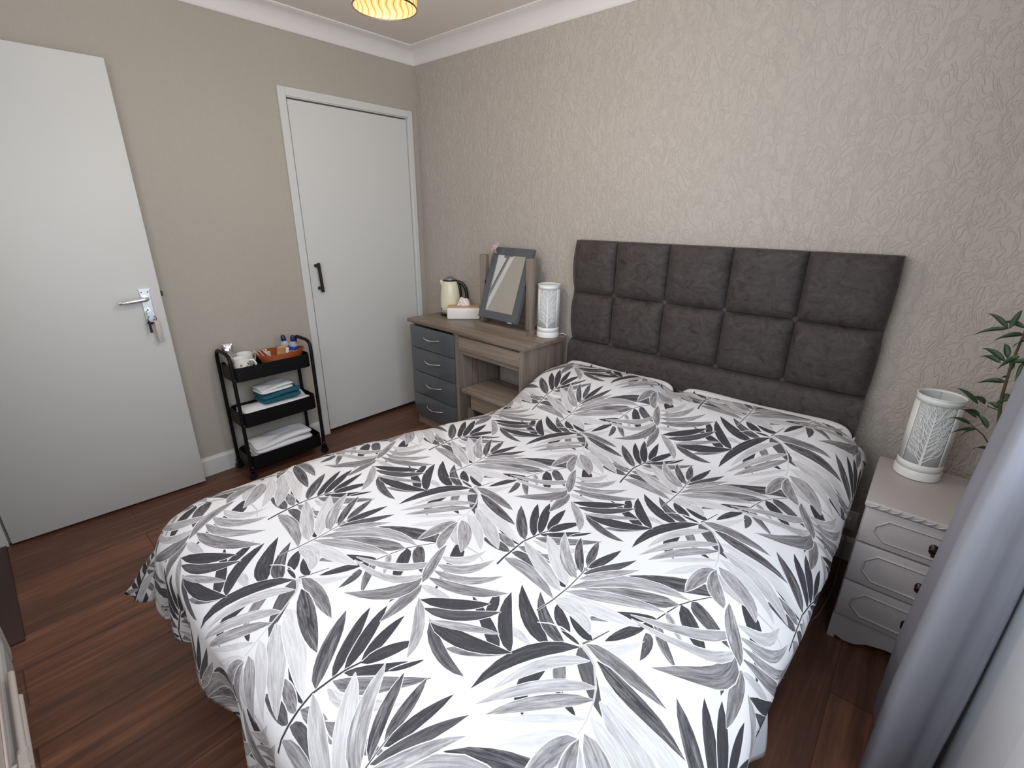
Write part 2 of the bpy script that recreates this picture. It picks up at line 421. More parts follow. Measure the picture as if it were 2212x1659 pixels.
bm = bmesh.new(); ring = [(.693+.016*math.cos(a), -.032, .926+.016*math.sin(a)) for a in np.linspace(0, 2*PI, 20)]
add_tube(bm, ring, .0016, 6, False); mesh_obj('key_ring', bm, M['bronze'], ky, 60)
bm = bmesh.new(); add_box(bm, (.697, -.038, .812), (.717, -.030, .918), .003, 2); o = mesh_obj('key_fob', bm, M['fob'], ky, 40)
bm = bmesh.new(); add_box(bm, (.674, -.034, .862), (.684, -.031, .915)); add_tube(bm, [(.684, -.032, .915), (.681, -.032, .905)], .011, 10)
mesh_obj('key', bm, M['bronze'], ky, 40)
# entrance frame: jamb against the left wall, right architrave, threshold
d3 = thing('door_3', None, None, (0, 0, 0)); struct(d3)
bm = bmesh.new(); add_box(bm, (0, FY-.1, 0), (.022, -2.412, 2.0)); add_box(bm, (.755, FY-.1, 0), (.775, FY+.004, 2.0)); add_box(bm, (0, FY-.1, 1.995), (.775, FY+.004, 2.012))
mesh_obj('door_frame', bm, M['gloss'], d3)
bm = bmesh.new(); add_box(bm, (.768, FY, 0), (.835, FY+.018, 2.05), .004, 1); add_box(bm, (.022, FY, 2.005), (.768, FY+.018, 2.05), .004, 1)
mesh_obj('architrave', bm, M['gloss'], d3, 40)
box('threshold', (.024, FY-.1, 0), (.753, FY+.055, .009), mat('dark_threshold_wood', srgb(58, 36, 32), .5), d3, .003)

# ================================================================== ceiling pendant
px, py, pz = 1.49, -1.275, 1.95
pm = bpy.data.materials.new('lit_rattan_shade'); pm.use_nodes = True; k = N(pm)
k.b.inputs['Base Color'].default_value = (*srgb(250, 205, 120), 1)
w = k.n('ShaderNodeTexWave', bands_direction='DIAGONAL')
tc = k.n('ShaderNodeTexCoord'); sp = k.n('ShaderNodeSeparateXYZ'); k.l(tc.outputs['Object'], sp.inputs[0])
th = k.math('ARCTAN2', sp.outputs[1], sp.outputs[0])
wav = k.math('ABSOLUTE', k.math('SINE', k.math('ADD', k.math('MULTIPLY', th, 13), k.math('MULTIPLY', k.math('SINE', k.math('MULTIPLY', sp.outputs[2], 120)), .75))))
cr = k.ramp(wav, [(.10, srgb(205, 110, 40)), (.3, srgb(255, 214, 120)), (1, srgb(255, 238, 170))])
k.l(cr, k.b.inputs['Emission Color']); k.b.inputs['Emission Strength'].default_value = .62
k.b.inputs['Base Color'].default_value = (.03, .02, .01, 1); k.b.inputs['Specular IOR Level'].default_value = .1
pd = thing('pendant_lamp', 'lit warm woven drum pendant lamp hanging from the ceiling', 'ceiling lamp', (px, py, pz))
o = lathe('lamp_shade', [(.088, 0), (.092, .05), (.092, .11), (.085, .16)], pm, pd, 64, 60, cap0=False, cap1=False); solid(o, .002)
for r, z in ((.088, .0), (.085, .16)):
    bm = bmesh.new(); add_tube(bm, [(r*math.cos(a), r*math.sin(a), z) for a in np.linspace(0, 2*PI, 49)], .002, 6, False)
    mesh_obj('shade_ring', bm, M['bronze'], pd, 60)
tube('flex', [(0, 0, .11), (0, 0, CZ-pz-.02)], .003, M['white_plastic'], pd, 8)
lathe('ceiling_rose', [(.035, CZ-pz-.022), (.045, CZ-pz-.012), (.045, CZ-pz)], M['white_plastic'], pd)
bmx = mat('bulb_glow', (1, .8, .5), .4); bmx.node_tree.nodes['Principled BSDF'].inputs['Emission Color'].default_value = (1, .72, .36, 1)
bmx.node_tree.nodes['Principled BSDF'].inputs['Emission Strength'].default_value = 10
lathe('bulb', [(.004, .03), (.018, .038), (.026, .058), (.022, .08), (.012, .1), (.012, .12)], bmx, pd, 20, 60)
pl = bpy.data.lights.new('pendant_glow', 'POINT'); pl.energy = 9; pl.color = (1, .84, .70); pl.shadow_soft_size = .05
po = bpy.data.objects.new('pendant_glow', pl); COL.objects.link(po); po.location = (px, py, pz-.03)
po.location.z = pz-.12

# ================================================================== heating pipes and radiators
for name, lab, x0, z0, jx in (('heating_pipe', 'upper white painted heating pipe beside the doorway', 1.06, .125, 1.42),
                              ('heating_pipe', 'lower white painted heating pipe nearer the floor', 1.10, .065, 1.62)):
    hpz = thing(name, lab, 'pipe', (x0, FY+.028, z0), 0, None)
    tube('pipe_run', [(0, 0, 0), (1.2, 0, 0)], .0085, M['pipe'], hpz, 12)
    bm = bmesh.new()
    add_tube(bm, [(jx-x0-.022, 0, 0), (jx-x0-.02, 0, 0), (jx-x0+.02, 0, 0), (jx-x0+.022, 0, 0)], [.010, .0155, .0155, .010], 6)
    add_tube(bm, [(jx-x0-.04, 0, 0), (jx-x0+.04, 0, 0)], .0115, 12)
    add_tube(bm, [(jx-x0, 0, 0), (jx-x0, -.025, 0)], .0075, 8)
    mesh_obj('compression_joint', bm, M['pipe'], hpz, 40)
# radiator under the window (right wall)
rr = thing('radiator', 'white flat radiator below the window behind the grey curtain', 'radiator', (RX, 0, 0))
box('radiator_panel', (-.087, -2.2, .0), (-.018, -.80, .73), M['radiator'], rr, .008)
box('front_cover', (-.103, -2.15, .0), (-.087, -1.27, .80), mat('bright_white_enamel', srgb(240, 243, 248), .35), rr, .003)
# radiator sliver by the doorway (front wall)
r2 = thing('radiator', 'white panel radiator at the bottom left corner beside the doorway', 'radiator', (0, FY+.012, 0))
bm = bmesh.new(); add_box(bm, (1.22, .004, .30), (2.2, .022, .86), .004, 1); add_box(bm, (1.22, .022, .31), (2.2, .027, .34), .003, 1)
mesh_obj('radiator_panel', bm, M['pipe'], r2, 40)
box('wall_bracket', (1.3, -.0095, .5), (1.34, .004, .7), M['pipe'], r2)

# ================================================================== bed
HX0, HX1, HZ1 = 1.365, 2.733, 1.281
seamx = [1.365, 1.612, 1.885, 2.164, 2.444, 2.733]
seamz = [1.281, 1.014, .753, .49, .30]
bed = thing('bed', 'double bed with a charcoal velvet buttoned headboard and dark divan base', 'bed', (2.05, -1.0, 0))
def puff(x, z):
    i = min(max(np.searchsorted(seamx, x)-1, 0), 4); a = (x-seamx[i])/(seamx[i+1]-seamx[i])
    j = 0
    while j < 3 and z < seamz[j+1]: j += 1
    b = (seamz[j]-z)/(seamz[j]-seamz[j+1]); b = min(max(b, 0), 1); a = min(max(a, 0), 1)
    if j >= 2: a = .5 if (.2 < a < .8 or j > 2) else a*.5+.25
    fa = 1-abs(2*a-1)**5; fb = 1-abs(2*b-1)**5
    if j == 0 and b < .5: fb = 1-abs(2*b-1)**9*.6      # top edge wraps flat
    return .046*(max(fa, 0)**.5)*(max(fb, 0)**.5)
xs = []; zs = []
for a, b in zip(seamx, seamx[1:]): xs += [a+(b-a)*(.5-.5*math.cos(PI*i/16)) for i in range(16)]
xs.append(seamx[-1])
for a, b in zip(seamz, seamz[1:]): zs += [a+(b-a)*(.5-.5*math.cos(PI*i/14)) for i in range(14)]
zs.append(seamz[-1])
bm = bmesh.new(); V = []
for x in xs:
    V.append([])
    for z in zs:
        d = puff(x, z)
        ex = 0
        if x in (HX0, HX1):                       # soft scalloped side edge
            j = 0
            while j < 3 and z < seamz[j+1]: j += 1
            b = min(max((seamz[j]-z)/(seamz[j]-seamz[j+1]), 0), 1)
            ex = .018*(1-abs(2*b-1)**2.5)*(-1 if x == HX0 else .3)*(1 if j < 2 else 0)
        V[-1].append(bm.verts.new((x+ex-2.05, -.058-d+1.0, z)))
for i in range(len(xs)-1):
    for j in range(len(zs)-1): bm.faces.new((V[i][j], V[i+1][j], V[i+1][j+1], V[i][j+1]))
# back and sides
B = [[bm.verts.new((v.co.x, -.012+1.0, v.co.z)) for v in (col_[0], col_[-1])] for col_ in V]
for i in range(len(xs)-1):
    bm.faces.new((V[i][0], B[i][0], B[i+1][0], V[i+1][0])); bm.faces.new((V[i][-1], V[i+1][-1], B[i+1][1], B[i][1]))
    bm.faces.new((B[i][0], B[i][1], B[i+1][1], B[i+1][0]))
bm.faces.new([v for v in V[0]]+[B[0][1], B[0][0]]); bm.faces.new([v for v in V[-1]]+[B[-1][1], B[-1][0]])
hb = mesh_obj('headboard', bm, M['velvet'], bed, 50)
for x in seamx[1:-1]:
    for z in seamz[1:3]:
        bm = bmesh.new(); bmesh.ops.create_uvsphere(bm, u_segments=16, v_segments=10, radius=.0145)
        bmesh.ops.transform(bm, matrix=Matrix.Translation((x-2.05, -.062+1.0, z)) @ Matrix.Diagonal((1, .6, 1, 1)), verts=bm.verts)
        mesh_obj('button', bm, M['velvet'], hb, 180)
box('divan_base', (1.40-2.05, -1.93+1, .03), (2.66-2.05, -.10+1, .30), M['divan'], bed, .02)
box('mattress', (1.42-2.05, -1.92+1, .30), (2.645-2.05, -.11+1, .505), M['sheet'], bed, .05, 4)
for x in (1.46, 2.58):
    for y in (-1.85, -.2): lathe('castor', [(.022, 0), (.022, .03)], M['black_plastic'], bed, 12, 40, x-2.05, y+1)

# pillows
def pillow(label, x0, x1, yb, zc):
    cx, w = (x0+x1)/2, (x1-x0)/2; cy, d = (yb-.185), .18
    def f(u, v):
        a = u*2*PI; t = v*PI-PI/2
        c = lambda q, e: math.copysign(abs(q)**e, q)
        xx = c(math.cos(a), .24)*c(math.cos(t), .40); yy = c(math.sin(a), .24)*c(math.cos(t), .40)
        ed = max(abs(xx), abs(yy)); th = .058*(1-.35*ed**6)*(.62+.19*(yy+1))
        r = random.Random(int(a*3)); 
        return (cx+w*xx, cy+d*yy, zc+th*math.sin(t)*(1+.04*math.sin(7*xx+3*yy))+.012*abs(xx*yy)+.062*((yy+1)/2)**5)
    o = grid_obj('pillow', f, 72, 24, M['pillow'], None, True)
    return tag(o, label, 'pillow', 'pillows under the duvet')
pillow('white pillow at the headboard end nearer the dressing table', 1.385, 2.025, -.108, .567)
pillow('white pillow at the headboard end nearer the bedside cabinet', 2.045, 2.738, -.108, .567)

